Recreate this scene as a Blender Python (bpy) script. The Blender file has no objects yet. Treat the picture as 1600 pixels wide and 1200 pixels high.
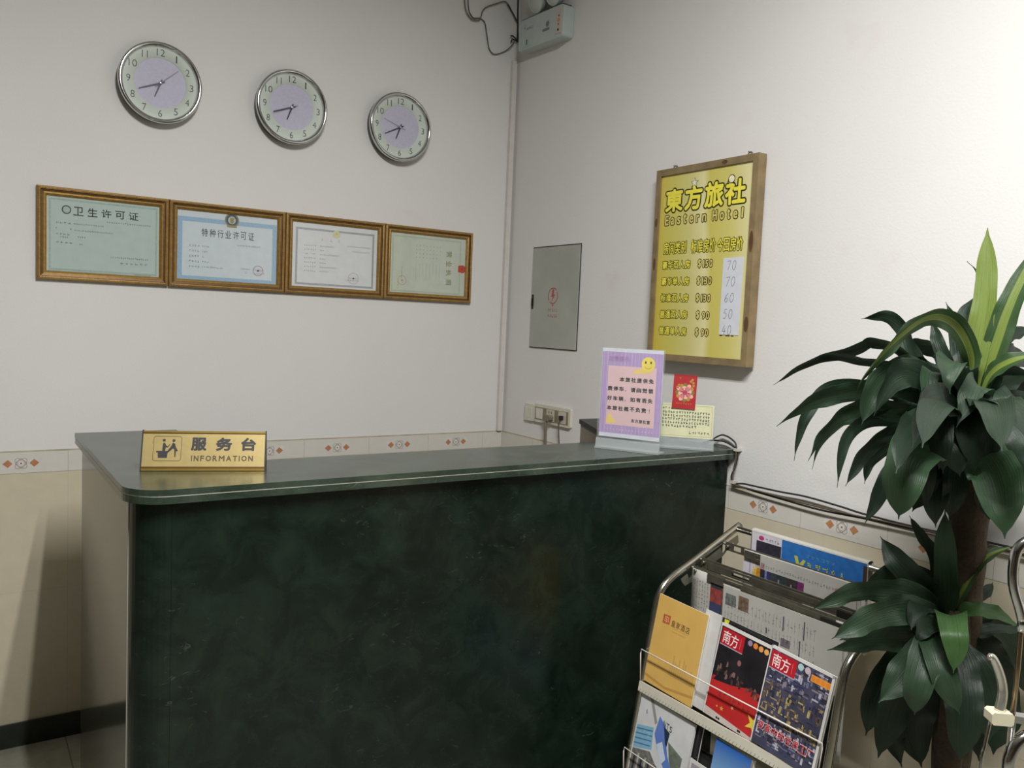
import bpy, bmesh, math, random
from mathutils import Matrix, Vector
C = bpy.context.scene.collection
SC = bpy.context.scene
PI = math.pi

# ------------------------------------------------------------------ camera
cam_d = bpy.data.cameras.new('camera')
cam_d.sensor_fit = 'HORIZONTAL'
cam_d.sensor_width = 36.0
cam_d.lens = 36.0 * 1298.8382 / 1600.0
cam_d.clip_start = 0.02
cam = bpy.data.objects.new('camera', cam_d)
C.objects.link(cam)
def cam_matrix(pos, yaw, pitch, roll):
    y, p, r = map(math.radians, (yaw, pitch, roll))
    f = Vector((math.sin(y)*math.cos(p), math.cos(y)*math.cos(p), math.sin(p)))
    rt = f.cross(Vector((0, 0, 1))).normalized()
    up = rt.cross(f)
    rt2 = math.cos(r)*rt + math.sin(r)*up
    up2 = -math.sin(r)*rt + math.cos(r)*up
    m = Matrix((rt2, up2, -f)).transposed().to_4x4()
    m.translation = Vector(pos)
    return m
cam.matrix_world = cam_matrix((-1.8796, -2.8636, 1.3566), 33.8574, -4.1747, 2.4782)
SC.camera = cam

# ------------------------------------------------------------------ light, world, exposure
w = bpy.data.worlds.new('world'); SC.world = w
w.use_nodes = True
w.node_tree.nodes['Background'].inputs[0].default_value = (0.5, 0.55, 0.6, 1)
w.node_tree.nodes['Background'].inputs[1].default_value = 0.05
def area(name, loc, size, sizey, power, col, rot=(0, 0, 0)):
    l = bpy.data.lights.new(name, 'AREA'); l.shape = 'RECTANGLE'
    l.size = size; l.size_y = sizey; l.energy = power; l.color = col
    o = bpy.data.objects.new(name, l); C.objects.link(o)
    o.location = loc; o.rotation_euler = rot
    return o
for tube_x in (-1.31, -1.46):
    area('ceiling_tube_light', (tube_x, -2.65, 2.80), 0.04, 1.15, 21, (1.0, 0.995, 0.985))
SC.view_settings.view_transform = 'Standard'
SC.view_settings.look = 'None'
SC.view_settings.gamma = 1.0
SC.view_settings.use_curve_mapping = False
SC.view_settings.exposure = 1.33

# ------------------------------------------------------------------ materials
def lin(h):
    if isinstance(h, str):
        h = h.lstrip('#'); v = [int(h[i:i+2], 16)/255 for i in (0, 2, 4)]
    else:
        v = [x/255 for x in h]
    return tuple(((x+0.055)/1.055)**2.4 if x > 0.04045 else x/12.92 for x in v) + (1,)
MATS = {}
def mat(name, col, rough=0.55, metal=0.0, var=0.06, scale=30.0, bump=0.0, bscale=200.0, spec=0.5, coat=0.0):
    if name in MATS: return MATS[name]
    m = bpy.data.materials.new(name); m.use_nodes = True
    nt = m.node_tree; b = nt.nodes['Principled BSDF']
    c = lin(col)
    b.inputs['Roughness'].default_value = rough
    b.inputs['Metallic'].default_value = metal
    b.inputs['Specular IOR Level'].default_value = spec
    b.inputs['Coat Weight'].default_value = coat
    tc = nt.nodes.new('ShaderNodeTexCoord')
    n = nt.nodes.new('ShaderNodeTexNoise'); n.inputs['Scale'].default_value = scale; n.inputs['Detail'].default_value = 4
    nt.links.new(tc.outputs['Object'], n.inputs['Vector'])
    r = nt.nodes.new('ShaderNodeMapRange')
    r.inputs['From Min'].default_value = 0.3; r.inputs['From Max'].default_value = 0.7
    r.inputs['To Min'].default_value = 1-var; r.inputs['To Max'].default_value = 1+var
    nt.links.new(n.outputs['Fac'], r.inputs['Value'])
    mul = nt.nodes.new('ShaderNodeMix'); mul.data_type = 'RGBA'; mul.blend_type = 'MULTIPLY'
    mul.inputs['Factor'].default_value = 1.0
    mul.inputs['A'].default_value = c
    nt.links.new(r.outputs['Result'], mul.inputs['B'])
    nt.links.new(mul.outputs['Result'], b.inputs['Base Color'])
    if bump:
        n2 = nt.nodes.new('ShaderNodeTexNoise'); n2.inputs['Scale'].default_value = bscale; n2.inputs['Detail'].default_value = 3
        nt.links.new(tc.outputs['Object'], n2.inputs['Vector'])
        bp = nt.nodes.new('ShaderNodeBump'); bp.inputs['Strength'].default_value = bump; bp.inputs['Distance'].default_value = 0.004
        nt.links.new(n2.outputs['Fac'], bp.inputs['Height'])
        nt.links.new(bp.outputs['Normal'], b.inputs['Normal'])
    MATS[name] = m
    return m
def flat(h):
    return mat('print_' + h.lstrip('#'), h, rough=0.6, var=0.04, scale=60)
def wall_paint():
    m = mat('wall_paint', (222, 220, 217), rough=0.75, var=0.022, scale=2.2, bump=0.12, bscale=160)
    nt = m.node_tree; b = nt.nodes['Principled BSDF']
    # smudges with shapes of their own
    src = b.inputs['Base Color'].links[0].from_socket
    tc = nt.nodes.new('ShaderNodeTexCoord')
    n = nt.nodes.new('ShaderNodeTexNoise'); n.inputs['Scale'].default_value = 5.5; n.inputs['Detail'].default_value = 6
    nt.links.new(tc.outputs['Object'], n.inputs['Vector'])
    r = nt.nodes.new('ShaderNodeMapRange'); r.inputs['From Min'].default_value = 0.66; r.inputs['From Max'].default_value = 0.8
    r.inputs['To Min'].default_value = 0; r.inputs['To Max'].default_value = 0.22
    nt.links.new(n.outputs['Fac'], r.inputs['Value'])
    mx = nt.nodes.new('ShaderNodeMix'); mx.data_type = 'RGBA'
    nt.links.new(r.outputs['Result'], mx.inputs['Factor'])
    nt.links.new(src, mx.inputs['A']); mx.inputs['B'].default_value = lin((196, 186, 168))
    nt.links.new(mx.outputs['Result'], b.inputs['Base Color'])
    return m
def marble(name, base, mid, vein, rough=0.12, scale=3.0, veinw=0.35, spec=0.5):
    m = bpy.data.materials.new(name); m.use_nodes = True
    nt = m.node_tree; b = nt.nodes['Principled BSDF']; b.inputs['Roughness'].default_value = rough
    b.inputs['Specular IOR Level'].default_value = spec
    tc = nt.nodes.new('ShaderNodeTexCoord')
    n = nt.nodes.new('ShaderNodeTexNoise'); n.inputs['Scale'].default_value = scale*2; n.inputs['Detail'].default_value = 8; n.inputs['Roughness'].default_value = 0.65
    n.inputs['Distortion'].default_value = 0.7
    nt.links.new(tc.outputs['Object'], n.inputs['Vector'])
    cr = nt.nodes.new('ShaderNodeValToRGB'); e = cr.color_ramp.elements
    e[0].position = 0.35; e[0].color = base; e[1].position = 0.75; e[1].color = mid
    nt.links.new(n.outputs['Fac'], cr.inputs['Fac'])
    # small broken flecks, gathered in drifts
    nw = nt.nodes.new('ShaderNodeTexNoise'); nw.inputs['Scale'].default_value = scale*5.5; nw.inputs['Detail'].default_value = 7; nw.inputs['Roughness'].default_value = 0.7; nw.inputs['Distortion'].default_value = 1.2
    mpv = nt.nodes.new('ShaderNodeMapping'); mpv.inputs['Rotation'].default_value = (0.2, 0.7, 0.3); mpv.inputs['Scale'].default_value = (1, 1, 2.0)
    nt.links.new(tc.outputs['Object'], mpv.inputs['Vector']); nt.links.new(mpv.outputs['Vector'], nw.inputs['Vector'])
    r1 = nt.nodes.new('ShaderNodeMapRange'); r1.inputs['From Min'].default_value = 0.60; r1.inputs['From Max'].default_value = 0.72
    nt.links.new(nw.outputs['Fac'], r1.inputs['Value'])
    nb = nt.nodes.new('ShaderNodeTexNoise'); nb.inputs['Scale'].default_value = scale*.9; nb.inputs['Detail'].default_value = 5
    nt.links.new(tc.outputs['Object'], nb.inputs['Vector'])
    r2 = nt.nodes.new('ShaderNodeMapRange'); r2.inputs['From Min'].default_value = 0.45; r2.inputs['From Max'].default_value = 0.62
    r2.inputs['To Max'].default_value = veinw
    nt.links.new(nb.outputs['Fac'], r2.inputs['Value'])
    mm = nt.nodes.new('ShaderNodeMath'); mm.operation = 'MULTIPLY'
    nt.links.new(r1.outputs['Result'], mm.inputs[0]); nt.links.new(r2.outputs['Result'], mm.inputs[1])
    mx = nt.nodes.new('ShaderNodeMix'); mx.data_type = 'RGBA'
    nt.links.new(mm.outputs[0], mx.inputs['Factor']); nt.links.new(cr.outputs['Color'], mx.inputs['A'])
    mx.inputs['B'].default_value = vein
    nt.links.new(mx.outputs['Result'], b.inputs['Base Color'])
    MATS[name] = m
    return m
def clear(name, tint=(1, 1, 1, 1), rough=0.03, haze=0.0, hazecol=(0.8, 0.85, 0.85, 1)):
    """thin clear sheet: see-through with a fresnel gloss and an optional milky body"""
    m = bpy.data.materials.new(name); m.use_nodes = True
    nt = m.node_tree
    for n in list(nt.nodes):
        if n.type != 'OUTPUT_MATERIAL': nt.nodes.remove(n)
    out = [n for n in nt.nodes if n.type == 'OUTPUT_MATERIAL'][0]
    t = nt.nodes.new('ShaderNodeBsdfTransparent'); t.inputs[0].default_value = tint
    g = nt.nodes.new('ShaderNodeBsdfGlossy'); g.inputs['Roughness'].default_value = rough
    lw_ = nt.nodes.new('ShaderNodeLayerWeight'); lw_.inputs['Blend'].default_value = 0.5
    pw = nt.nodes.new('ShaderNodeMath'); pw.operation = 'POWER'; pw.inputs[1].default_value = 5
    nt.links.new(lw_.outputs['Facing'], pw.inputs[0])
    fr = nt.nodes.new('ShaderNodeMath'); fr.operation = 'MULTIPLY_ADD'; fr.inputs[1].default_value = 0.9; fr.inputs[2].default_value = 0.025
    nt.links.new(pw.outputs[0], fr.inputs[0])
    tc = nt.nodes.new('ShaderNodeTexCoord'); n = nt.nodes.new('ShaderNodeTexNoise'); n.inputs['Scale'].default_value = 8
    nt.links.new(tc.outputs['Object'], n.inputs['Vector'])
    bp = nt.nodes.new('ShaderNodeBump'); bp.inputs['Strength'].default_value = 0.02; bp.inputs['Distance'].default_value = 0.001
    nt.links.new(n.outputs['Fac'], bp.inputs['Height']); nt.links.new(bp.outputs['Normal'], g.inputs['Normal'])
    base = t
    if haze:
        d = nt.nodes.new('ShaderNodeBsdfDiffuse'); d.inputs[0].default_value = hazecol
        mh = nt.nodes.new('ShaderNodeMixShader'); mh.inputs[0].default_value = haze
        nt.links.new(t.outputs[0], mh.inputs[1]); nt.links.new(d.outputs[0], mh.inputs[2]); base = mh
    mx = nt.nodes.new('ShaderNodeMixShader')
    nt.links.new(fr.outputs[0], mx.inputs[0]); nt.links.new(base.outputs[0], mx.inputs[1]); nt.links.new(g.outputs[0], mx.inputs[2])
    nt.links.new(mx.outputs[0], out.inputs['Surface'])
    MATS[name] = m
    return m

PAINT = wall_paint()
TILE = mat('cream_wall_tile', (206, 196, 172), rough=0.28, var=0.03, scale=25)
BORDER = mat('border_tile', (212, 208, 198), rough=0.28, var=0.02, scale=40)
GROUT = mat('grout', (170, 164, 150), rough=0.8)
ORANGE = mat('motif_orange', (184, 130, 90), rough=0.35, var=0.12, scale=120)
MOTIF = mat('motif_grey', (142, 132, 122), rough=0.35)
MARBLE = marble('green_marble', (0.0026, 0.0068, 0.0045, 1), (0.0115, 0.023, 0.0155, 1), (0.075, 0.095, 0.06, 1), rough=0.22, scale=6.5, veinw=0.75, spec=0.3)
MARBLETOP = marble('green_marble_top', (0.013, 0.024, 0.015, 1), (0.042, 0.062, 0.044, 1), (0.15, 0.18, 0.13, 1), rough=0.25, scale=6.0, veinw=0.9, spec=0.8)
CHROME = mat('chrome', (205, 205, 205), rough=0.12, metal=1.0, var=0.03)
STEEL = mat('brushed_steel', (150, 148, 138), rough=0.33, metal=0.9, var=0.12, scale=60)
GOLD = mat('gold_frame', (160, 126, 72), rough=0.38, metal=0.4, var=0.18, scale=90)
BLACK = mat('black_plastic', (28, 28, 28), rough=0.45)
GLASS = clear('clear_glass')
ACRYL = clear('clear_acrylic', (0.97, 0.985, 0.98, 1), 0.05, 0.06)
ACRYLB = clear('acrylic_base', (0.92, 0.95, 0.95, 1), 0.12, 0.36, (0.62, 0.66, 0.66, 1))

# ------------------------------------------------------------------ mesh builder
TXT = {}
def glyphs(s, bold):
    k = (s, bold)
    if k not in TXT:
        c = bpy.data.curves.new('tmp', 'FONT'); c.body = s; c.size = 1; c.offset = bold; c.resolution_u = 3
        o = bpy.data.objects.new('tmp', c)
        me = bpy.data.meshes.new_from_object(o)
        vs = [v.co.copy() for v in me.vertices]
        fs = [list(p.vertices) for p in me.polygons]
        bpy.data.objects.remove(o); bpy.data.curves.remove(c); bpy.data.meshes.remove(me)
        TXT[k] = (vs, fs)
    return TXT[k]

class MB:
    def __init__(self, M=None):
        self.bm = bmesh.new(); self.mats = []; self.M = M or Matrix.Identity(4)
    def mi(self, m):
        if m not in self.mats: self.mats.append(m)
        return self.mats.index(m)
    def v(self, p): return self.bm.verts.new(self.M @ Vector(p))
    def face(self, vs, m, smooth=False):
        try: f = self.bm.faces.new(vs)
        except ValueError: return
        f.material_index = self.mi(m); f.smooth = smooth
        return f
    def box(self, a, b, m, bev=0.0):
        x0, y0, z0 = a; x1, y1, z1 = b
        if bev:
            pts = [(x0+bev, y0), (x1-bev, y0), (x1, y0+bev), (x1, y1-bev), (x1-bev, y1), (x0+bev, y1), (x0, y1-bev), (x0, y0+bev)]
            self.prism(pts, z0, z1, m); return
        q = [self.v((x, y, z)) for z in (z0, z1) for x, y in ((x0, y0), (x1, y0), (x1, y1), (x0, y1))]
        for i in ((3, 2, 1, 0), (4, 5, 6, 7), (0, 1, 5, 4), (1, 2, 6, 5), (2, 3, 7, 6), (3, 0, 4, 7)):
            self.face([q[k] for k in i], m)
    def hexa(self, q, m):
        q = [self.v(p) for p in q]
        for i in ((3, 2, 1, 0), (4, 5, 6, 7), (0, 1, 5, 4), (1, 2, 6, 5), (2, 3, 7, 6), (3, 0, 4, 7)):
            self.face([q[k] for k in i], m)
    def poly(self, pts, z, m):
        self.face([self.v((x, y, z)) for x, y in pts], m)
    def rect(self, x0, y0, x1, y1, z, m):
        self.poly([(x0, y0), (x1, y0), (x1, y1), (x0, y1)], z, m)
    def prism(self, pts, z0, z1, m, smooth=False, caps=True):
        a = [self.v((x, y, z0)) for x, y in pts]; b = [self.v((x, y, z1)) for x, y in pts]
        n = len(pts)
        for i in range(n):
            self.face([a[i], a[(i+1) % n], b[(i+1) % n], b[i]], m, smooth)
        if caps:
            self.face(a[::-1], m); self.face(b, m)
    def disc(self, cx, cy, r, z, m, n=28, ry=None):
        ry = ry or r
        self.poly([(cx+r*math.cos(2*PI*i/n), cy+ry*math.sin(2*PI*i/n)) for i in range(n)], z, m)
    def ring(self, cx, cy, r0, r1, z, m, n=36, a0=0, a1=2*PI):
        full = abs(a1-a0-2*PI) < 1e-6
        k = n if full else n+1
        A = [self.v((cx+r0*math.cos(a0+(a1-a0)*i/n), cy+r0*math.sin(a0+(a1-a0)*i/n), z)) for i in range(k)]
        B = [self.v((cx+r1*math.cos(a0+(a1-a0)*i/n), cy+r1*math.sin(a0+(a1-a0)*i/n), z)) for i in range(k)]
        for i in range(n):
            j = (i+1) % k
            self.face([A[i], B[i], B[j], A[j]], m)
    def star(self, cx, cy, r, z, m, rot=PI/2, inner=0.4, n=5):
        self.poly([(cx+(r if i % 2 == 0 else r*inner)*math.cos(rot+PI*i/n), cy+(r if i % 2 == 0 else r*inner)*math.sin(rot+PI*i/n)) for i in range(2*n)], z, m)
    def line(self, x0, y0, x1, y1, wd, z, m):
        d = Vector((x1-x0, y1-y0)); l = d.length or 1e-9; d /= l; nx, ny = -d.y*wd/2, d.x*wd/2
        self.poly([(x0-nx, y0-ny), (x1-nx, y1-ny), (x1+nx, y1+ny), (x0+nx, y0+ny)], z, m)
    def frame(self, x0, y0, x1, y1, wd, z, m):
        self.rect(x0, y0, x1, y0+wd, z, m); self.rect(x0, y1-wd, x1, y1, z, m)
        self.rect(x0, y0+wd, x0+wd, y1-wd, z, m); self.rect(x1-wd, y0+wd, x1, y1-wd, z, m)
    def text(self, s, x0, y0, x1, y1, z, m, bold=0.0, rot=0, fat=0.0, dirs=8, shrink=None):
        """fit the string's ink box into x0..x1, y0..y1 (rot in degrees, about the box)"""
        if bold > 0: fat = max(fat, bold*0.6*(y1-y0)/len(s)**0); bold = 0.0
        vs, fs = glyphs(s, bold)
        if not vs: return
        if fat:
            sh = fat if shrink is None else shrink
            sx = min(sh, (x1-x0)*.35); sy = min(sh, (y1-y0)*.35)
            for k in range(dirs):
                a = 2*PI*(k+.5)/dirs; dx, dy = fat*math.cos(a), fat*math.sin(a)
                self.text(s, x0+sx+dx, y0+sy+dy, x1-sx+dx, y1-sy+dy, z+k*1e-6, m, 0.0, rot)
            return
        ax = min(v.x for v in vs); bx = max(v.x for v in vs); ay = min(v.y for v in vs); by = max(v.y for v in vs)
        wx = x1-x0; wy = y1-y0
        R = math.radians(rot); cx = (x0+x1)/2; cy = (y0+y1)/2
        if rot in (90, -90): wx, wy = wy, wx
        nv = []
        for v in vs:
            px = (v.x-ax)/max(bx-ax, 1e-6)*wx - wx/2; py = (v.y-ay)/max(by-ay, 1e-6)*wy - wy/2
            nv.append(self.v((cx+px*math.cos(R)-py*math.sin(R), cy+px*math.sin(R)+py*math.cos(R), z)))
        for f in fs: self.face([nv[i] for i in f], m)
    def scrib(self, x0, y, x1, h, z, m, rng, n=None, wd=None, vert=False):
        """a line of print too small to read: little stroke clusters"""
        L = x1-x0; n = n or max(1, int(L/(h*1.1))); st = L/n; wd = wd or h*0.15
        for i in range(n):
            ax = x0+i*st
            for k in range(3):
                a = (ax+rng.uniform(0.05, .3)*st, rng.uniform(0.05, .95)*h); b = (ax+rng.uniform(.5, .85)*st, a[1]+rng.uniform(-.1, .1)*h)
                if k == 2: a = (ax+rng.uniform(.2, .7)*st, 0); b = (a[0]+rng.uniform(-.1, .1)*st, h)
                if vert: self.line(y+a[1], -a[0], y+b[1], -b[0], wd, z, m)
                else: self.line(a[0], y+a[1], b[0], y+b[1], wd, z, m)
    def tube(self, pts, r, m, seg=8, caps=True, smooth=True):
        P = [Vector(p) for p in pts]; n = len(P); rings = []
        rr = r if isinstance(r, (list, tuple)) else [r]*n
        prev = None
        for i in range(n):
            t = (P[min(i+1, n-1)]-P[max(i-1, 0)]).normalized()
            if prev is None:
                a = t.cross(Vector((0, 0, 1)))
                if a.length < 1e-3: a = t.cross(Vector((1, 0, 0)))
            else:
                a = prev - t*prev.dot(t)
            a.normalize(); prev = a; b = t.cross(a)
            rings.append([self.v(P[i]+rr[i]*(math.cos(2*PI*k/seg)*a+math.sin(2*PI*k/seg)*b)) for k in range(seg)])
        for i in range(n-1):
            for k in range(seg):
                j = (k+1) % seg
                self.face([rings[i][k], rings[i][j], rings[i+1][j], rings[i+1][k]], m, smooth)
        if caps:
            self.face(rings[0][::-1], m); self.face(rings[-1], m)
    def lathe(self, prof, m, seg=48, cx=0, cy=0, smooth=True, closed=False):
        """profile of (radius, z) about the local z axis"""
        rings = []
        for r, z in prof:
            if r < 1e-6: rings.append([self.v((cx, cy, z))])
            else: rings.append([self.v((cx+r*math.cos(2*PI*k/seg), cy+r*math.sin(2*PI*k/seg), z)) for k in range(seg)])
        pr = list(zip(rings, rings[1:])) + ([(rings[-1], rings[0])] if closed else [])
        for A, B in pr:
            for k in range(seg):
                j = (k+1) % seg
                if len(A) == 1 and len(B) == 1: continue
                if len(A) == 1: self.face([A[0], B[j], B[k]][::-1], m, smooth)
                elif len(B) == 1: self.face([A[k], A[j], B[0]], m, smooth)
                else: self.face([A[k], A[j], B[j], B[k]], m, smooth)
    def build(self, name, parent=None, fix=True, label=None):
        if fix: bmesh.ops.recalc_face_normals(self.bm, faces=[f for f in self.bm.faces])
        me = bpy.data.meshes.new(name); self.bm.to_mesh(me); self.bm.free()
        for m in self.mats: me.materials.append(m)
        o = bpy.data.objects.new(name, me); C.objects.link(o)
        if parent: o.parent = parent
        if label: o['label'] = label
        return o
def crom(pts, n=8):
    P = [Vector(p) for p in pts]; P = [2*P[0]-P[1]] + P + [2*P[-1]-P[-2]]
    out = []
    for i in range(1, len(P)-2):
        for k in range(n):
            t = k/n; a, b, c, d = P[i-1:i+3]
            out.append(0.5*((2*b)+(c-a)*t+(2*a-5*b+4*c-d)*t*t+(3*b-a-3*c+d)*t**3))
    out.append(P[-2]); return out
def rrect(x0, y0, x1, y1, r, n=5):
    pts = []
    for cx, cy, a in ((x1-r, y0+r, -PI/2), (x1-r, y1-r, 0), (x0+r, y1-r, PI/2), (x0+r, y0+r, PI)):
        pts += [(cx+r*math.cos(a+PI/2*i/n), cy+r*math.sin(a+PI/2*i/n)) for i in range(n+1)]
    return pts
def basis(right, up, out, loc):
    m = Matrix((Vector(right).normalized(), Vector(up).normalized(), Vector(out).normalized())).transposed().to_4x4()
    m.translation = Vector(loc); return m
def back_wall(x, z, d=0): return basis((1, 0, 0), (0, 0, 1), (0, -1, 0), (x, -d, z))
def right_wall(y, z, d=0): return basis((0, -1, 0), (0, 0, 1), (-1, 0, 0), (-d, y, z))
def thing(name, label, cat, M=None, group=None):
    o = bpy.data.objects.new(name, None); o.empty_display_size = 0.05; C.objects.link(o)
    if M is not None: o.matrix_world = M if isinstance(M, Matrix) else Matrix.Translation(M)
    o['label'] = label; o['category'] = cat
    if group: o['group'] = group
    return o
def tag(o, label, cat, group=None):
    o['label'] = label; o['category'] = cat
    if group: o['group'] = group
    return o
def struct(mb, name):
    o = mb.build(name); o['kind'] = 'structure'; return o

# ================================================================== the room
X0, Y0, H = -5.6, -8.2, 2.9
DIM = mat('dim_unseen_wall', (112, 100, 84), rough=.5, var=.15, scale=6)  # unseen walls coloured dark brown to cut the bounced light
b = MB(); b.box((X0-.1, 0, 0), (0.1, .1, H), PAINT); struct(b, 'wall_back')
b = MB(); b.box((0, Y0-.1, 0), (.1, 0, H), PAINT); struct(b, 'wall_right')
b = MB(); b.box((X0-.1, Y0-.1, 0), (X0, 0, H), DIM); struct(b, 'wall_left')
b = MB(); b.box((X0, Y0-.1, 0), (0, Y0, H), DIM); struct(b, 'wall_front')
b = MB(); b.box((X0-.1, Y0-.1, H), (.1, .1, H+.1), mat('ceiling_paint', (190, 190, 186), rough=0.8, var=0.02)); struct(b, 'ceiling')
FLOOR = mat('floor_tile', (156, 155, 142), rough=0.2, var=0.14, scale=14)
b = MB(); b.box((X0-.1, Y0-.1, -.1), (.1, .1, 0), FLOOR)
GJ = mat('floor_joint', (96, 92, 82), rough=0.7)
for i in range(1, 11): b.rect(X0, -i*.8-.0015-.2, 0, -i*.8+.0015-.2, .0006, GJ)
for i in range(1, 8): b.rect(-i*.8-.0015, Y0, -i*.8+.0015, 0, .0006, GJ)
struct(b, 'floor')

def wainscot(M, length, first_seam, motif_to, name):
    """tiled lower wall: cream tiles, a printed border row on top; local x along the wall, y up, z out"""
    b = MB(M)
    zt, zb = .9072, .8439; th = .004
    b.box((0, 0, 0), (length, zb-.001, th), TILE)
    b.box((0, zb-.001, 0), (length, zb+.001, th-.0008), GROUT)
    b.box((0, zb+.001, 0), (length, zt, th), BORDER)
    b.box((0, zt, 0), (length, zt+.005, th-.002), mat('dusty_ledge', (176, 166, 146), rough=.85, var=.2, scale=12))
    # uneven skim of plaster over the top edge
    s = first_seam
    z = th+.0003
    while s < length:
        b.rect(s-.0006, zb, s+.0006, zt, z, GROUT); b.rect(s-.0007, .07, s+.0007, zb, z, mat('tile_joint', (192, 183, 162), rough=.6))
        cx = s+.125; cy = (zt+zb)/2-.001
        if cx < length-.03 and cx < motif_to:
            b.rect(cx-.052, cy-.018, cx+.052, cy+.018, z-.0001, mat('motif_ground', (214, 210, 204), rough=.3))
            for sg in (-1, 1):
                b.poly([(cx+sg*.022, cy), (cx+sg*.034, cy-.012), (cx+sg*.048, cy), (cx+sg*.034, cy+.012)][::sg], z+.0001, ORANGE)
                # four petals of the rosette
                for s2 in (-1, 1):
                    b.ring(cx+sg*.0085, cy+s2*.0085, .0066, .0078, z+.0001, MOTIF, 14)
            r = .0150
            d = [(cx-r, cy), (cx, cy-r), (cx+r, cy), (cx, cy+r)]
            for i in range(4):
                p, q = d[i], d[(i+1) % 4]; b.line(p[0], p[1], q[0], q[1], .0018, z+.0002, MOTIF)
            d = [(cx-r*.62, cy), (cx, cy-r*.62), (cx+r*.62, cy), (cx, cy+r*.62)]
            b.poly(d, z+.00025, mat('motif_core', (222, 216, 206), rough=.3))
            b.disc(cx, cy, .0022, z+.0003, mat('motif_dot', (60, 48, 42)), 10)
        s += .25
    b.box((0, .48, th-.0004), (length, .4812, th+.0003), mat('tile_joint', (192, 183, 162), rough=.6))
    return struct(b, name)
# back wall seams at x = -0.5947 + k*0.25 ; right wall seams at y = -1.2297 - k*0.25 (and +0.0203)
wainscot(basis((1, 0, 0), (0, 0, 1), (0, -1, 0), (X0, 0, 0)), 5.6, (5.6-.5947) % .25, 9, 'trim_2')
wainscot(basis((0, -1, 0), (0, 0, 1), (-1, 0, 0), (0, -.004, 0)), 8.19, .2257, 9, 'trim_3')
SKIRT = mat('dark_skirting', (44, 49, 44), rough=.22, var=.2, scale=20)
b = MB(); b.box((X0, -.012, 0), (-.012, -.0042, .0738), SKIRT); struct(b, 'baseboard_back')
b = MB(); b.box((-.012, Y0, 0), (-.0042, -.012, .0738), SKIRT); struct(b, 'baseboard_right')
# pale plastic conduit running down the corner
b = MB(); b.box((-.030, -.016, .913), (-.012, -.001, 2.40), mat('conduit', (213, 209, 202), rough=.5, var=.05)); struct(b, 'trim_1')

# ================================================================== wall clocks
def clock(x, h, mnt, s, label):
    M = back_wall(x, 2.0555)
    t = thing('wall_clock', label, 'clock', M, 'round chrome wall clocks')
    RIM = CHROME
    b = MB(); b.lathe([(0, 0), (.112, 0), (.1195, .006), (.1215, .026), (.119, .0275), (0, .0275)], mat('clock_case', (62, 62, 60), rough=.4)); b.build('case', t)
    b = MB(); b.lathe([(.1205, .024), (.1235, .030), (.1236, .036), (.1215, .0412), (.1175, .0432), (.1135, .0418), (.1105, .0375), (.1088, .032), (.108, .0285), (.1085, .0255)], RIM, 64); b.build('rim', t, label='chrome rim')
    b = MB()
    G1 = mat('dial_ring', (200, 208, 198), rough=.55, var=.02); G2 = mat('dial_centre', (190, 186, 206), rough=.55, var=.05, scale=120)
    b.lathe([(.110, .0300), (.0775, .0300), (.0765, .0285), (.0755, .0278)], G1, 56)
    b.lathe([(.0757, .0278), (0, .0278)], G2, 56)
    INK = mat('numeral_ink', (62, 66, 64), rough=.5)
    for k in range(1, 13):
        a = PI/2-k*PI/6; cx, cy = .0925*math.cos(a), .0925*math.sin(a)
        wd = .0115 if k not in (1, 10, 11, 12) else (.0045 if k == 1 else (.0165 if k == 11 else .024)); hh = .0215
        if k == 11: wd = .017
        b.text(str(k), cx-wd/2, cy-hh/2, cx+wd/2, cy+hh/2, .0303, INK, -.006)
    b.build('dial', t)
    def hand(nm, ang, l, wd, z, m, tail):
        b = MB(); R = Matrix.Rotation(-ang, 4, 'Z'); b.M = R
        b.prism([(-wd*.35, -tail), (wd*.35, -tail), (wd/2, 0), (wd*.28, l), (-wd*.28, l), (-wd/2, 0)], z, z+.0007, m); b.build(nm, t)
    HK = mat('clock_hand', (46, 42, 62), rough=.4)
    hand('hour_hand', math.radians((h+mnt/60)*30), .046, .0058, .0305, HK, .012)
    hand('minute_hand', math.radians(mnt*6), .068, .0046, .0318, HK, .014)
    hand('second_hand', math.radians(s*6), .070, .0013, .0331, mat('second_hand', (84, 80, 98), rough=.4), .022)
    b = MB(); b.lathe([(.0042, .029), (.0042, .0345), (.0028, .0352), (0, .0354)], mat('hand_boss', (190, 190, 190), rough=.25, metal=.8), 16); b.build('hand_cap', t)
    b = MB(); b.lathe([(.1087, .0365), (.07, .0375), (0, .038)], GLASS, 48); b.build('glass', t)
clock(-1.3461, 6, 41.2, 8, 'leftmost round chrome wall clock, above the green certificate, second hand near 1')
clock(-.9272, 6, 41.5, 41, 'middle of the three round chrome wall clocks, above the blue-bordered certificate')
clock(-.5209, 6, 40.5, 48, 'rightmost round chrome wall clock, nearest the room corner, second hand pointing past 9')

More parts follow.
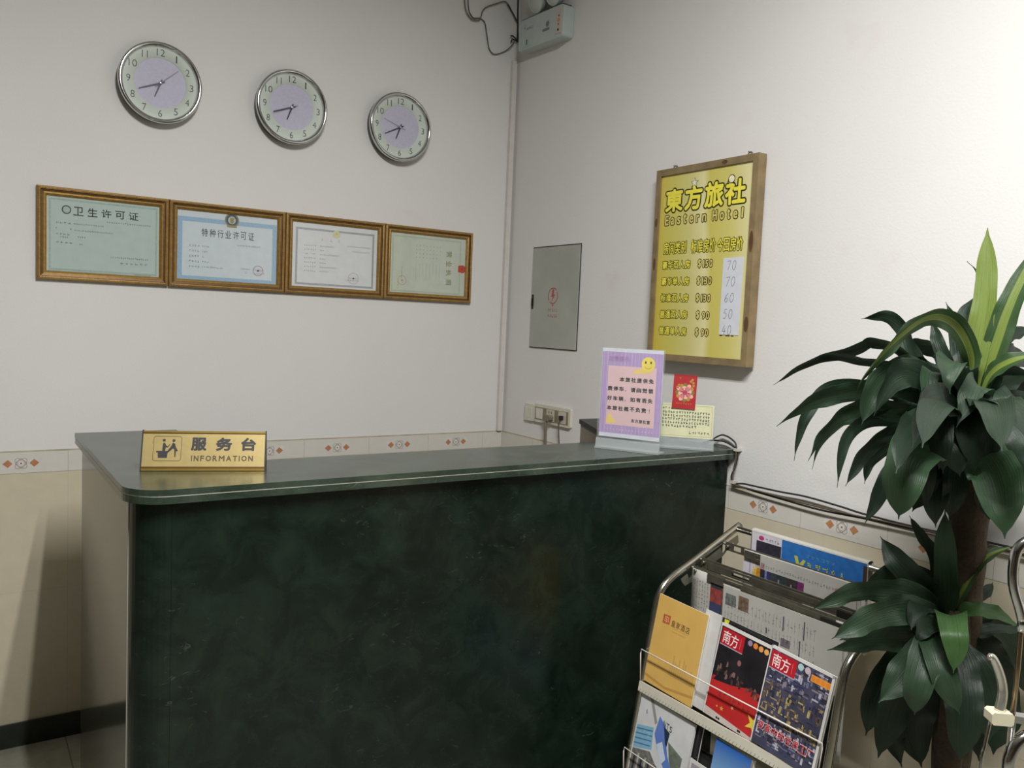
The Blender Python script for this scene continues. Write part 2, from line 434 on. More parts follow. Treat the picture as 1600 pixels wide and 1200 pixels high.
# ================================================================== framed certificates
def picture_frame(t, W, Hh, seed):
    prof = [(0, 0), (0, .013), (.002, .0165), (.006, .018), (.0095, .0165), (.011, .0135), (.0165, .0125), (.019, .0135), (.021, .0125), (.0262, .0085), (.0268, .005)]
    b = MB(); R = []
    for i, (ins, z) in enumerate(prof):
        R.append([b.v(p) for p in ((ins, ins, z), (W-ins, ins, z), (W-ins, Hh-ins, z), (ins, Hh-ins, z))])
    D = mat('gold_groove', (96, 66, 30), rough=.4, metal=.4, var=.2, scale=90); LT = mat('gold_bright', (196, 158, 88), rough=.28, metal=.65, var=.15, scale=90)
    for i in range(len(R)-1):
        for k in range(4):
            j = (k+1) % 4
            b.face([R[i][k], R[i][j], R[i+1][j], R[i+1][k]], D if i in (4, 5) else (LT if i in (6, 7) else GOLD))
    # beading along the raised edge
    def bead(x, y):
        q = [b.v((x+.0023*math.cos(a), y+.0023*math.sin(a), .0168)) for a in (0, PI/2, PI, 3*PI/2)]; top = b.v((x, y, .0198))
        for k in range(4): b.face([q[k], q[(k+1) % 4], top], LT)
    n = int(W/.0078)
    for i in range(1, n):
        bead(i*W/n, .006); bead(i*W/n, Hh-.006)
    n2 = int(Hh/.0078)
    for i in range(1, n2):
        bead(.006, i*Hh/n2); bead(W-.006, i*Hh/n2)
    b.build('frame', t)
    b = MB(); b.box((.003, .003, 0), (W-.003, Hh-.003, .003), mat('frame_back', (90, 70, 50), rough=.7)); b.build('backing', t)
    b = MB(); b.box((.0262, .0262, .0062), (W-.0262, Hh-.0262, .0074), GLASS); b.build('glass', t)
def sheet(t, W, Hh, col):
    b = MB(); b.box((.0235, .0205, .0032), (W-.0235, Hh-.0250, .0042), mat('paper_'+col, col, rough=.7, var=.03, scale=40)); b.build('certificate_sheet', t)
FR = 'gold framed certificates in a row'
ZP = .0046
def cert(k, label):
    xs = [-1.681, -1.312, -.933, -.559, -.181]
    W = xs[k+1]-xs[k]-.0015; Hh = .2755
    t = thing('framed_certificate', label, 'certificate', back_wall(xs[k], 1.428, .001), FR)
    picture_frame(t, W, Hh, k)
    return t, W, Hh
# first: green hygiene licence
rng = random.Random(11)
t, W, Hh = cert(0, 'leftmost gold framed certificate, grey-green sheet with a black ring and bold title')
sheet(t, W, Hh, '#b5c5be')
b = MB(); DK = mat('ink_dark', (44, 50, 50), rough=.6); FA = mat('ink_faint', (82, 94, 92), rough=.6)
BG = mat('border_green', (160, 180, 170), rough=.7, var=.2, scale=300); LE = mat('edge_cream', (200, 204, 180), rough=.7)
b.frame(.0265, .0235, W-.0265, Hh-.0265, .003, ZP-.0001, LE)
b.frame(.0330, .0300, W-.0330, Hh-.0330, .0045, ZP, BG)
b.ring(.0790, .2115, .0100, .0128, ZP, DK); b.disc(.0790, .2115, .0095, ZP, mat('seal_grey', (168, 180, 176), rough=.6))
for i, ch in enumerate('卫生许可证'):
    x = .0975+i*.0385; b.text(ch, x, .1965+.0005*i, x+.0275, .2230, ZP, DK, .025)
b.scrib(.050, .1690, .092, .005, ZP, FA, rng, 4); b.scrib(.098, .1690, .182, .0042, ZP, FA, rng)
b.scrib(.050, .1520, .055, .005, ZP, FA, rng, 1); b.scrib(.088, .1520, .094, .005, ZP, FA, rng, 1); b.scrib(.1, .1500, .208, .0042, ZP, FA, rng)
b.scrib(.050, .1350, .090, .005, ZP, FA, rng, 4); b.scrib(.062, .1270, .084, .004, ZP, FA, rng); b.scrib(.108, .1300, .132, .005, ZP, FA, rng)
b.scrib(.050, .1110, .098, .005, ZP, FA, rng, 4); b.scrib(.112, .1080, .126, .005, ZP, FA, rng, 2)
b.scrib(.188, .1830, .318, .0042, ZP, FA, rng, 20); b.scrib(.2, .0765, .31, .005, ZP, FA, rng); b.scrib(.226, .0600, .311, .005, ZP, FA, rng, 6); b.scrib(.27, .0280, .318, .003, ZP, FA, rng)
b.build('print', t)
# second: blue bordered licence
t, W, Hh = cert(1, 'second gold framed certificate from the left, white sheet with pale blue border and police-style badge')
sheet(t, W, Hh, '#ccd6da')
b = MB(); BL = mat('border_blue', (150, 182, 206), rough=.7, var=.1, scale=260)
b.frame(.0275, .0240, W-.0275, Hh-.0470, .0145, ZP-.0001, BL)
b.frame(.0245, .0215, W-.0245, Hh-.0255, .0025, ZP, mat('edge_white', (222, 226, 226), rough=.7))
cx, cy = .1985, .2300
WR = mat('badge_gold', (150, 136, 78), rough=.5); NB = mat('badge_navy', (58, 78, 104), rough=.5)
b.ring(cx, cy, .015, .0235, ZP+.0001, WR, 30); b.ring(cx, cy, .0125, .0195, ZP+.0002, NB, 30); b.disc(cx, cy, .0125, ZP+.0003, mat('badge_pale', (178, 190, 178), rough=.5))
b.poly([(cx-.007, cy+.008), (cx-.006, cy-.006), (cx, cy-.013), (cx+.006, cy-.006), (cx+.007, cy+.008)], ZP+.0004, WR)
b.rect(cx-.016, cy-.0235, cx+.016, cy-.016, ZP+.0004, WR)
for i, ch in enumerate('特种行业许可证'):
    x = .1020+i*.0252; b.text(ch, x, .1690, x+.0195, .1950, ZP, mat('ink_mid', (74, 82, 78), rough=.6) if i not in (2,) else FA, .012)  # glare over the third character is put into its fainter ink colour
RD = mat('ink_red_faint', (156, 108, 110), rough=.6); GY = mat('ink_grey', (112, 118, 126), rough=.6)
for i in range(5):
    y = .1340-i*.0168; b.scrib(.062, y, .098, .0052, ZP, RD if i < 2 else FA, rng, 4); b.scrib(.104, y, [.127, .122, .113, .126, .172][i], .0052, ZP, GY, rng)
b.scrib(.217, .1465, .295, .0045, ZP, FA, rng); b.scrib(.23, .070, .262, .004, ZP, FA, rng); b.scrib(.245, .0570, .252, .004, ZP, FA, rng, 2); b.scrib(.305, .0575, .311, .004, ZP, FA, rng, 1)
ST = mat('stamp_red', (164, 96, 100), rough=.6)
b.ring(.2885, .0690, .0155, .0172, ZP, ST, 26); b.star(.2885, .0690, .0055, ZP, mat('stamp_dark', (110, 66, 72), rough=.6)); b.scrib(.270, .0680, .308, .006, ZP+.0001, mat('stamp_dark', (110, 66, 72), rough=.6), rng, 6)
b.scrib(.276, .0565, .302, .004, ZP, ST, rng)
b.build('print', t)
# third: white with grey border
t, W, Hh = cert(2, 'third gold framed certificate from left, white sheet with grey border and pale yellow crest')
sheet(t, W, Hh, '#d6d9d8')
b = MB(); GB = mat('border_grey', (160, 164, 170), rough=.7, var=.2, scale=260)
b.frame(.0385, .0330, W-.0385, Hh-.0440, .0070, ZP, GB)
b.disc(.1870, .2190, .0135, ZP+.0001, mat('crest_yellow', (206, 204, 158), rough=.6), 20); b.rect(.174, .208, .2, .223, ZP+.00015, mat('crest_yellow', (206, 204, 158), rough=.6)); b.star(.187, .2200, .007, ZP+.0002, mat('crest_gold', (188, 186, 132), rough=.6))
for x in (.130, .163, .194): b.scrib(x, .1900, x+.010, .0100, ZP, mat('title_gold', (182, 176, 128), rough=.6), rng, 1, .0012)
for i in range(7):
    y = .1695-i*.0148; b.scrib(.069, y, .114, .0042, ZP, FA, rng, 6 if i != 2 else 2); b.scrib(.126, y, [.182, .142, .2, .15, .15, .192, .162][i], .0042, ZP, FA, rng)
b.scrib(.229, .1775, .3216, .0042, ZP, FA, rng); b.scrib(.248, .1600, .317, .0042, ZP, FA, rng)
b.ring(.2563, .0655, .0190, .0205, ZP, mat('stamp_pale', (186, 156, 160), rough=.6), 26); b.disc(.2563, .0655, .003, ZP, DK, 10)
b.scrib(.238, .0630, .275, .006, ZP+.0001, mat('stamp_pale2', (176, 140, 146), rough=.6), rng, 6); b.scrib(.224, .0560, .276, .004, ZP, GY, rng)
b.build('print', t)
# fourth: sideways business licence
t, W, Hh = cert(3, 'rightmost gold framed certificate, pale green sheet hung sideways with a red emblem at its right')
sheet(t, W, Hh, '#c5ccbd')
b = MB(); PG = mat('border_palegreen', (180, 192, 174), rough=.7, var=.12, scale=260)
b.frame(.0330, .0300, W-.0470, Hh-.0360, .0060, ZP-.0001, PG)
for ch, cy in zip('营业执照', (.1848, .1480, .1137, .0770)):
    b.text(ch, .2650, cy-.0115, .2890, cy+.0115, ZP, mat('title_olive', (140, 138, 88), rough=.6), .02, rot=-90)
EM = mat('emblem_red', (196, 62, 50), rough=.5)
b.disc(.3373, .1320, .0155, ZP, EM, 26); b.rect(.3190, .1190, .3300, .1450, ZP+.0001, EM); b.ring(.3373, .1320, .009, .0105, ZP+.0002, mat('emblem_gold', (190, 120, 70), rough=.5), 20)
b.ring(.0775, .0725, .0165, .0180, ZP, mat('stamp_orange', (196, 150, 124), rough=.6), 24); b.star(.0775, .0725, .006, ZP, mat('stamp_orange', (196, 150, 124), rough=.6))
for i in range(8):
    x = .1330+i*.0145
    for j in range(4 if i < 7 else 3):
        y = .2050-j*.0145; b.scrib(x, y, x+.005, .0045, ZP, FA, rng, 1)
    b.rect(x+.001, .0750+.012*(i % 3), x+.0022, .142, ZP, mat('faint_column', (174, 182, 166), rough=.6))
for i in range(3): b.scrib(.0585, .0640-.012*i, .063, .0045, ZP, FA, rng, 1)
for i in range(7): b.scrib(.073, .1180-.0065*i, .078, .0045, ZP, FA, rng, 1)
b.build('print', t)

# ================================================================== price board on the right wall
WOOD = mat('raw_wood', (132, 113, 80), rough=.65, var=.22, scale=22, bump=.15, bscale=60)
KNOT = mat('wood_knot', (92, 64, 36), rough=.65, var=.2)
SIGN_D = .012
t = thing('price_board', 'wooden framed yellow room price board hanging on the right wall', 'sign', right_wall(-.889, 1.262, 0))
W, Hh = .4035, .593
BT = .020
def slab(mb, pts, z0, z1, m): mb.prism(pts, z0, z1, m)
b = MB()
for k, pts in enumerate(([(0, 0), (W, 0), (W-BT, BT), (BT, BT)], [(W, 0), (W, Hh), (W-BT, Hh-BT), (W-BT, BT)], [(W, Hh), (0, Hh), (BT, Hh-BT), (W-BT, Hh-BT)], [(0, Hh), (0, 0), (BT, BT), (BT, Hh-BT)])):
    slab(b, pts, .008, .040, WOOD)
for (x, y, rx, ry) in ((.010, .43, .006, .014), (.011, .30, .006, .02), (.394, .35, .007, .030), (.395, .12, .008, .022), (.28, Hh-.010, .011, .006)):
    b.disc(x, y, rx, .0403, KNOT, 16, ry)
b.build('frame', t)
b = MB(); b.box((BT-.003, BT-.003, .026), (W-BT+.003, Hh-BT+.003, .034), mat('panel_edge', (190, 176, 90), rough=.6))
# printed panel: yellow with pale satin bands
YL = bpy.data.materials.new('yellow_print'); YL.use_nodes = True
nt = YL.node_tree; bs = nt.nodes['Principled BSDF']; bs.inputs['Roughness'].default_value = .38
tc = nt.nodes.new('ShaderNodeTexCoord'); sx = nt.nodes.new('ShaderNodeSeparateXYZ'); nt.links.new(tc.outputs['Object'], sx.inputs[0])
ma = nt.nodes.new('ShaderNodeMath'); ma.operation = 'MULTIPLY_ADD'; nt.links.new(sx.outputs['Y'], ma.inputs[0]); ma.inputs[1].default_value = .07; nt.links.new(sx.outputs['X'], ma.inputs[2])
nz = nt.nodes.new('ShaderNodeTexNoise'); nz.inputs['Scale'].default_value = 7; nt.links.new(tc.outputs['Object'], nz.inputs['Vector'])
mb_ = nt.nodes.new('ShaderNodeMath'); mb_.operation = 'MULTIPLY_ADD'; nt.links.new(nz.outputs['Fac'], mb_.inputs[0]); mb_.inputs[1].default_value = .03; nt.links.new(ma.outputs[0], mb_.inputs[2])
cr = nt.nodes.new('ShaderNodeValToRGB'); nt.links.new(mb_.outputs[0], cr.inputs['Fac'])
el = cr.color_ramp.elements; el[0].position = .04; el[0].color = lin((208, 186, 66)); el[1].position = .42; el[1].color = lin((222, 214, 160))
for p, c in ((.12, (204, 194, 96)), (.20, (208, 200, 128)), (.255, (224, 216, 160)), (.28, (204, 192, 92)), (.35, (208, 198, 112))):
    e = el.new(p); e.color = lin(c)
nt.links.new(cr.outputs['Color'], bs.inputs['Base Color'])
b.rect(BT, BT, W-BT, Hh-BT, .0343, YL)
b.build('panel', t)
b = MB(); OUT = mat('letter_outline', (32, 32, 8), rough=.5); FIL = mat('letter_yellow', (236, 224, 72), rough=.45); FI2 = mat('letter_sand', (216, 200, 108), rough=.45)
zb, zf = .0346, .0349
def outlined(s, x0, y0, x1, y1, bo, bi, fill=FIL):
    b.text(s, x0, y0, x1, y1, zb, OUT, fat=bi+bo, dirs=12, shrink=bi)
    if bi > 0: b.text(s, x0, y0, x1, y1, zf, fill, fat=bi, dirs=6)
    else: b.text(s, x0, y0, x1, y1, zf, fill, bi)
for ch, x0, x1, y0, y1 in (('東', .041, .1165, .459, .529), ('方', .1235, .1955, .458, .5320), ('旅', .2045, .2780, .459, .533), ('社', .2840, .3600, .459, .532)):
    outlined(ch, x0, y0, x1, y1, .0044, .0028)
b.star(.1615, .5385, .0165, .0350, OUT); b.star(.1615, .5385, .0132, .0353, mat('star_white', (232, 230, 214), rough=.5))
b.disc(.3060, .5330, .0128, .0350, OUT, 24); b.disc(.3060, .5330, .0103, .0353, mat('dot_cream', (236, 230, 196), rough=.5), 24)
for s, x0, x1 in (('E', .0440, .0600), ('a', .0690, .0840), ('s', .0960, .1110), ('t', .1230, .1360), ('e', .1480, .1640), ('r', .1760, .1880), ('n', .2000, .2160), ('H', .2400, .2580), ('o', .2690, .2850), ('t', .2960, .3080), ('e', .3190, .3350), ('l', .3490, .3555)):
    hh = .0300 if s in 'EHtl' else .0225
    outlined(s, x0, .4195, x1, .4195+hh, .0027, .0010, FI2)
def row(s, x0, x1, y0, y1, fill=FIL, g=.0009):
    n = len(s); st = (x1-x0)/n
    for i, ch in enumerate(s): outlined(ch, x0+i*st+st*.05, y0, x0+(i+1)*st-st*.05, y1, .0021, .0006, fill)
row('房间类别', .0430, .1430, .3300, .3660); row('标准房价', .1610, .2600, .3290, .3680); row('今日房价', .2650, .3620, .3280, .3665)
for i, (s, pr) in enumerate((('豪华双人房', '150'), ('豪华单人房', '130'), ('标准双人房', '130'), ('普通双人房', '90'), ('普通单人房', '90'))):
    y0 = .2830-i*.0510; row(s, .0425, .1630, y0+.001, y0+.0255)
    x = .1935 if i < 3 else .1985
    outlined('$', x, y0, x+.0130, y0+.0260, .0023, .0008, FI2)
    x += .0205 if i < 3 else .0235
    for ch in pr:
        ww = .0055 if ch == '1' else .0125
        outlined(ch, x, y0+.0015, x+ww, y0+.0235, .0023, .0008, FI2); x += ww+.0035
for x, wd in ((.296, .010), (.318, .016), (.338, .010)): b.rect(x, .0845, x+wd, .0865, .0352, OUT)
b.build('lettering', t)
b = MB(); b.hexa([(.2930, .0880, .0350), (.3660, .0880, .0350), (.3690, .3090, .0350), (.2935, .3090, .0350), (.2930, .0880, .0358), (.3660, .0880, .0358), (.3690, .3090, .0358), (.2935, .3090, .0358)], mat('slip_paper', (212, 214, 222), rough=.7, var=.03))
slip = b.build('price_slip', t, label='white paper slip with hand-written prices')
b = MB(); PEN = mat('pen_ink', (62, 62, 72), rough=.6)
STK = {'7': [[(0, .95), (.9, 1), (.35, 0)]], '0': [[(.5+.42*math.sin(a*PI/7), .5+.5*math.cos(a*PI/7)) for a in range(15)]], '6': [[(.75, 1), (.3, .65), (.1, .25), (.35, 0), (.8, .12), (.75, .42), (.4, .48), (.14, .3)]],
       '5': [[(.85, 1), (.3, 1), (.2, .58), (.65, .6), (.85, .3), (.6, .02), (.1, .05)]], '4': [[(.5, 1), (.05, .35), (.95, .38)], [(.68, .7), (.62, -.05)]]}
for i, num in enumerate(('70', '70', '60', '50', '40')):
    y = .2735-i*.0462
    for k, ch in enumerate(num):
        for st in STK[ch]:
            q = [(.3075-.001*i+k*.0195+px*.0145+py*.003, y+py*.0265) for px, py in st]
            for p, r in zip(q, q[1:]): b.line(p[0], p[1], r[0], r[1], .0011, .0361, PEN)
b.build('handwriting', slip)
for x in (.050, .345):
    b = MB(); b.tube(crom([(x-.006, Hh-.004, .012), (x-.005, Hh+.010, .010), (x+.003, Hh+.014, .009), (x+.008, Hh+.006, .012)], 5), .0016, STEEL, 6)
    b.tube([(x, Hh+.013, .001), (x, Hh+.013, .016)], .0024, STEEL, 8); b.build('hanger', t)

# ================================================================== electrical panel, switch, sockets
t = thing('electrical_panel', 'grey metal electrical cabinet door with red lightning mark, set in right wall', 'electrical panel', right_wall(-.1805, 1.2675, 0))
W, Hh = .294, .386
GM = mat('grey_sheet_metal', (172, 173, 164), rough=.40, metal=.15, var=.10, scale=5)
b = MB(); b.box((-.004, -.002, .0005), (W+.002, Hh+.002, .0025), mat('panel_gap', (48, 46, 44), rough=.7)); b.build('frame', t)
b = MB(); b.box((.0015, .0015, .002), (W-.001, Hh-.0025, .0065), GM); door = b.build('door', t)
b = MB(); b.box((.006, .148, .0065), (.0165, .205, .0085), BLACK, .003); b.box((.0085, .160, .0085), (.0140, .190, .0120), mat('latch_lever', (48, 48, 48), rough=.35, metal=.5)); b.build('latch', door)
b = MB(); RP = mat('faded_red_paint', (170, 84, 80), rough=.6, var=.15, scale=200); z = .0068
b.ring(.143, .199, .0270, .0310, z, RP, 28, .25*PI, 1.2*PI); b.ring(.143, .199, .0270, .0310, z, RP, 28, -.72*PI, .18*PI)
b.poly([(.139, .224), (.150, .224), (.146, .204), (.156, .205), (.134, .172), (.141, .195), (.131, .194)], z, RP)
b.poly([(.136, .166), (.150, .166), (.143, .158)], z, RP)
rng = random.Random(5)
b.scrib(.113, .139, .176, .0115, z, RP, rng, 5, .0016); b.scrib(.113, .117, .176, .0115, z, RP, rng, 5, .0016)
b.build('warning_mark', door)
IVORY = mat('ivory_plastic', (206, 202, 186), rough=.4, var=.03)
TAUPE = mat('taupe_plastic', (132, 120, 98), rough=.45)
t = thing('light_switch', 'small ivory wall switch left of the socket strip', 'switch', right_wall(-.1738, .979, 0))
b = MB(); b.prism(rrect(0, 0, .0622, .0655, .004), .0005, .010, IVORY); b.build('plate', t)
b = MB(); b.hexa([(.010, .013, .010), (.052, .013, .010), (.052, .052, .010), (.010, .052, .010), (.010, .013, .0105), (.052, .013, .0105), (.052, .052, .0145), (.010, .052, .0145)], mat('switch_rocker', (214, 211, 198), rough=.35)); b.build('rocker', t)
t = thing('socket_strip', 'wide ivory socket plate with taupe inserts and a plugged lead', 'wall socket', right_wall(-.2425, .981, 0))
b = MB(); b.prism(rrect(0, 0, .228, .070, .004), .0005, .011, IVORY); b.build('plate', t)
b = MB(); b.box((.006, .010, .011), (.216, .058, .0122), TAUPE); b.build('insert', t)
b = MB(); b.hexa([(.016, .014, .0122), (.056, .014, .0122), (.056, .054, .0122), (.016, .054, .0122), (.016, .014, .0135), (.056, .014, .0135), (.056, .054, .0165), (.016, .054, .0165)], mat('switch_rocker', (214, 211, 198), rough=.35)); b.build('rocker', t)
b = MB(); b.box((.084, .012, .0122), (.132, .056, .0140), mat('socket_face', (196, 190, 172), rough=.4))
for x, y in ((.100, .047), (.116, .047)): b.rect(x-.002, y-.006, x+.002, y+.004, .0142, BLACK)
b.build('socket', t)
b = MB(); b.box((.158, .012, .0122), (.204, .056, .0140), mat('socket_face', (196, 190, 172), rough=.4)); b.build('socket', t)
CB = mat('grey_cable', (92, 88, 80), rough=.55)
LC = mat('taupe_cable', (120, 112, 96), rough=.55)
t = thing('power_plug', 'taupe plug with thick lead pushed into the left socket', 'plug', right_wall(-.2425, .981, 0))
b = MB(); b.box((.088, .014, .0141), (.128, .036, .034), LC, .006); b.build('body', t)
b = MB(); b.tube(crom([(.104, .0145, .028), (.103, -.01, .03), (.100, -.05, .026), (.098, -.12, .022), (.097, -.22, .015)], 5), .0055, LC, 8); b.build('lead', t)
t = thing('power_plug', 'small black plug with thin lead in the right socket', 'plug', right_wall(-.2425, .981, 0))
b = MB(); b.prism(rrect(.176, .026, .190, .042, .003), .0141, .026, BLACK); b.build('body', t)
b = MB(); b.tube(crom([(.183, .026, .022), (.176, .008, .024), (.175, -.03, .020), (.178, -.09, .016), (.178, -.22, .014)], 5), .0024, CB, 6); b.build('lead', t)

# ================================================================== emergency light in the corner
M = right_wall(-.079, 2.412, .001) @ Matrix.Rotation(math.radians(-2.0), 4, 'Z')
t = thing('emergency_light', 'pale twin-head emergency light box high on right wall by the corner', 'emergency light', M)
EL = mat('emergency_body', (186, 196, 192), rough=.45, var=.03)
b = MB(); b.prism([(x, y) for x, y in rrect(0, 0, .285, .114, .012)], 0, .050, EL); b.build('body', t)
b = MB(); b.box((.012, .1145, .006), (.273, .119, .046), mat('emergency_top', (70, 72, 68), rough=.6)); b.build('dark_top_strip', t)  # thin dark strip along the top of the box
for cx in (.100, .210):
    b = MB(Matrix.Translation((cx, .172, .040)) @ Matrix.Rotation(math.radians(18), 4, 'X'))
    b.lathe([(0, -.028), (.026, -.026), (.040, -.012), (.0455, .004), (.0455, .012), (.043, .014), (.041, .010)], EL, 32); head = b.build('lamp_head', t)
    b = MB(b.M); b.lathe([(.041, .010), (.03, .015), (0, .018)], mat('lens_glass', (200, 204, 200), rough=.08, spec=.8), 32); b.build('lens', head)
    b = MB(b.M); b.lathe([(.036, .004), (.022, -.006), (.01, -.016), (0, -.018)], mat('reflector', (200, 198, 190), rough=.15, metal=.9), 32); b.build('reflector', head)
    b = MB(); b.tube([(cx, .1185, .026), (cx, .142, .030)], .010, EL, 12); b.build('neck', t)
b = MB(); z = .0503; TG = mat('label_teal', (96, 128, 118), rough=.5); LG = mat('label_grey', (120, 128, 126), rough=.5); rng = random.Random(3)
b.rect(.052, .016, .062, .036, z, TG); b.rect(.032, .006, .086, .014, z, mat('label_pale', (170, 196, 188), rough=.5))
b.disc(.190, .064, .012, z, LG, 6); b.rect(.160, .040, .204, .050, z, LG); b.scrib(.050, .070, .096, .010, z, LG, rng, 6); b.scrib(.034, .078, .046, .012, z, LG, rng, 1)
b.build('printed_label', t)
b = MB(); b.box((.243, .014, .050), (.279, .102, .0525), mat('indicator_panel', (196, 190, 178), rough=.45))
b.disc(.262, .060, .0075, .0528, mat('amber_lens', (206, 150, 104), rough=.3), 16); b.disc(.262, .076, .004, .0528, mat('red_lens', (150, 72, 56), rough=.3), 12); b.disc(.262, .046, .004, .0528, mat('red_lens', (150, 72, 56), rough=.3), 12); b.disc(.262, .026, .005, .0528, BLACK, 12)
b.build('indicator_panel', t)

def cable(pts, r, m, label, group=None, name='cable', n=8):
    b = MB(); b.tube(crom(pts, n), r, m, 6); return tag(b.build(name), label, 'cable', group)
DARKC = mat('dark_cable', (44, 42, 40), rough=.55)
DUSTY = mat('dusty_cable', (116, 110, 104), rough=.7)
cable([(-.020, -.016, 2.86), (-.0175, -.014, 2.64), (-.0135, -.0135, 2.53), (-.012, -.014, 2.475)], .0036, DARKC, 'thick black cable hanging straight down in the top corner')
cable([(-.262, -.008, 2.86), (-.258, -.008, 2.62), (-.257, -.008, 2.573), (-.249, -.009, 2.539), (-.2266, -.010, 2.516), (-.2007, -.010, 2.5165), (-.1859, -.009, 2.527), (-.1764, -.008, 2.5565), (-.1598, -.009, 2.5767), (-.1166, -.011, 2.600), (-.0771, -.011, 2.617), (-.05, -.010, 2.60)], .0024, DUSTY, 'dusty grey wire looping across the back wall up to the corner')
cable([(-.246, -.007, 2.86), (-.243, -.007, 2.59), (-.2228, -.007, 2.5275), (-.1882, -.006, 2.5284), (-.1658, -.008, 2.519), (-.1554, -.008, 2.485), (-.1471, -.008, 2.450), (-.1391, -.008, 2.423), (-.1161, -.009, 2.4076), (-.0719, -.009, 2.426), (-.0440, -.018, 2.452), (-.0280, -.020, 2.479)], .0021, mat('mid_cable', (84, 80, 76), rough=.6), 'thin dark wire drooping in a loop on the back wall left of the corner')
cable([(-.0644, -.011, 2.610), (-.0354, -.011, 2.578), (-.0185, -.018, 2.548)], .0030, DARKC, 'short black wire slanting into the thick corner cable')
b = MB(); b.tube(crom([(-.046, -.014, 2.492), (-.036, -.0165, 2.492), (-.0175, -.0190, 2.478), (-.040, -.0180, 2.478), (-.044, -.0160, 2.468)], 5), .0030, DARKC, 6)
tag(b.build('cable_tie'), 'knotted black tie at the lower end of the corner cable', 'cable tie')

# ================================================================== reception counter
t = thing('reception_counter', 'L-shaped reception counter clad in dark green marble with pale end panel', 'reception counter', (-.8, -1.1, 0))
O = Matrix.Translation((.8, 1.1, 0))
def arc(cx, cy, r, a0, a1, n=8): return [(cx+r*math.cos(a0+(a1-a0)*i/n), cy+r*math.sin(a0+(a1-a0)*i/n)) for i in range(n+1)]
def top_outline(ins, xr=-.006):
    r = .075-ins
    x0 = -1.622+ins; y0 = -1.2444+ins
    return [(xr, y0)][:0] + arc(x0+r, y0+r, r, PI, 1.5*PI, 10) + [(xr, y0), (xr, -.99-ins), (-1.37-ins, -.99-ins), (-1.37-ins, -.43-ins), (x0, -.43-ins)]
b = MB(O); b.prism(top_outline(0), 1.0085, 1.02, MARBLETOP)
top = b.build('countertop', t)
b = MB(O); b.prism(top_outline(.0012), 1.0062, 1.0085, mat('pale_seam', (206, 206, 194), rough=.4)); b.build('pale_seam_strip', top, label='thin white line between the two marble slabs')
b = MB(O); b.prism(top_outline(.0008), .9925, 1.0062, MARBLETOP); b.build('under_slab', top)
b = MB(O)
b.prism([(-1.54, -1.2205), (-.006, -1.2205), (-.006, -1.0), (-1.54, -1.0)], 0, .9925, MARBLE); b.build('front_panel', t)
b = MB(O); b.prism(arc(-1.5405, -1.1555, .065, PI, 1.5*PI, 10) + [(-1.5405, -1.1555)], 0, .9925, MARBLE); b.build('corner_panel', t)
PALE = mat('pale_end_panel', (72, 71, 62), rough=.12, var=.05, scale=8, spec=.3)
b = MB(O); b.box((-1.605, -1.153, 0), (-1.5405, -.437, .9925), PALE); b.build('end_panel', t, label='pale glossy end panel')
b = MB(O); b.box((-1.607, -1.1565, 0), (-1.603, -1.1525, .9925), mat('pale_edge', (176, 172, 160), rough=.4)); b.build('edge_strip', t)
b = MB(O); b.box((-1.5395, -.99, .72), (-.02, -.62, .75), mat('desk_laminate', (150, 130, 100), rough=.5)); b.build('inner_desk', t)
b = MB(O); b.box((-.04, -.99, 0), (-.02, -.64, .72), mat('desk_laminate', (150, 130, 100), rough=.5)); b.build('desk_support', t)

# ------------------------------------------------------------------ things on the counter
# information sign: a tent of brushed gold plate
M = basis((.93881, -.344435, 0), (.344435*.3524, .93881*.3524, .9358), (0, 0, 0), (-1.5644, -1.0352, 1.0203))
M = Matrix.Translation((-1.5644, -1.0352, 1.0203)) @ Matrix.Rotation(math.atan2(-.344435, .93881), 4, 'Z')   # local x along, y back, z up
t = thing('desk_sign', 'gold tent-shaped information sign standing on the counter left end', 'desk sign', M)
GP = mat('gold_plate', (186, 166, 112), rough=.36, metal=.55, var=.05, scale=70)
GB2 = mat('gold_bright_strip', (214, 180, 96), rough=.22, metal=.85)
DKG = mat('dark_gold_groove', (92, 66, 22), rough=.4, metal=.5)
L0, HT, DP = .244, .0797, .06
b = MB(); th = .0022
b.hexa([(0, 0, 0), (L0, 0, 0), (L0, DP, 0), (0, DP, 0), (0, DP/2-th, HT), (L0, DP/2-th, HT), (L0, DP/2+th, HT), (0, DP/2+th, HT)], GP); b.build('plate', t)
tilt = math.atan2(DP/2-th, HT)
F = Matrix.Rotation(PI/2-tilt, 4, 'X'); FL = HT/math.cos(tilt)
b = MB(F); b.box((0, 0, .0), (L0, .0045, .0022), GB2); b.box((0, .0045, 0), (L0, .0088, .0010), DKG); b.box((0, FL-.0042, 0), (L0, FL, .0018), GB2); b.box((0, FL-.0056, 0), (L0, FL-.0042, .0006), DKG); b.build('edge_rails', t)
for x in (-.0024, L0):
    b = MB(); b.prism([(0, 0)]*0 + [(-.0015, 0), (DP+.0015, 0), (DP/2+th+.001, HT+.0015), (DP/2-th-.001, HT+.0015)], 0, .0024, BLACK)
    b.bm.verts.ensure_lookup_table()
    for v in b.bm.verts: v.co = Vector((x+v.co.z, v.co.x, v.co.y))
    b.build('end_cap', t, label='black end cap')
SI = mat('sign_ink', (44, 42, 44), rough=.5); SB = mat('sign_brown', (84, 64, 34), rough=.5)
b = MB(F); z = .0004
q1 = rrect(.0205, .0208, .0760, .0735, .005); q2 = rrect(.0214, .0217, .0751, .0726, .0042)
n = len(q1); va = [b.v((x, y, z)) for x, y in q1]; vb = [b.v((x, y, z)) for x, y in q2]
for i in range(n): b.face([va[i], va[(i+1) % n], vb[(i+1) % n], vb[i]], SB)
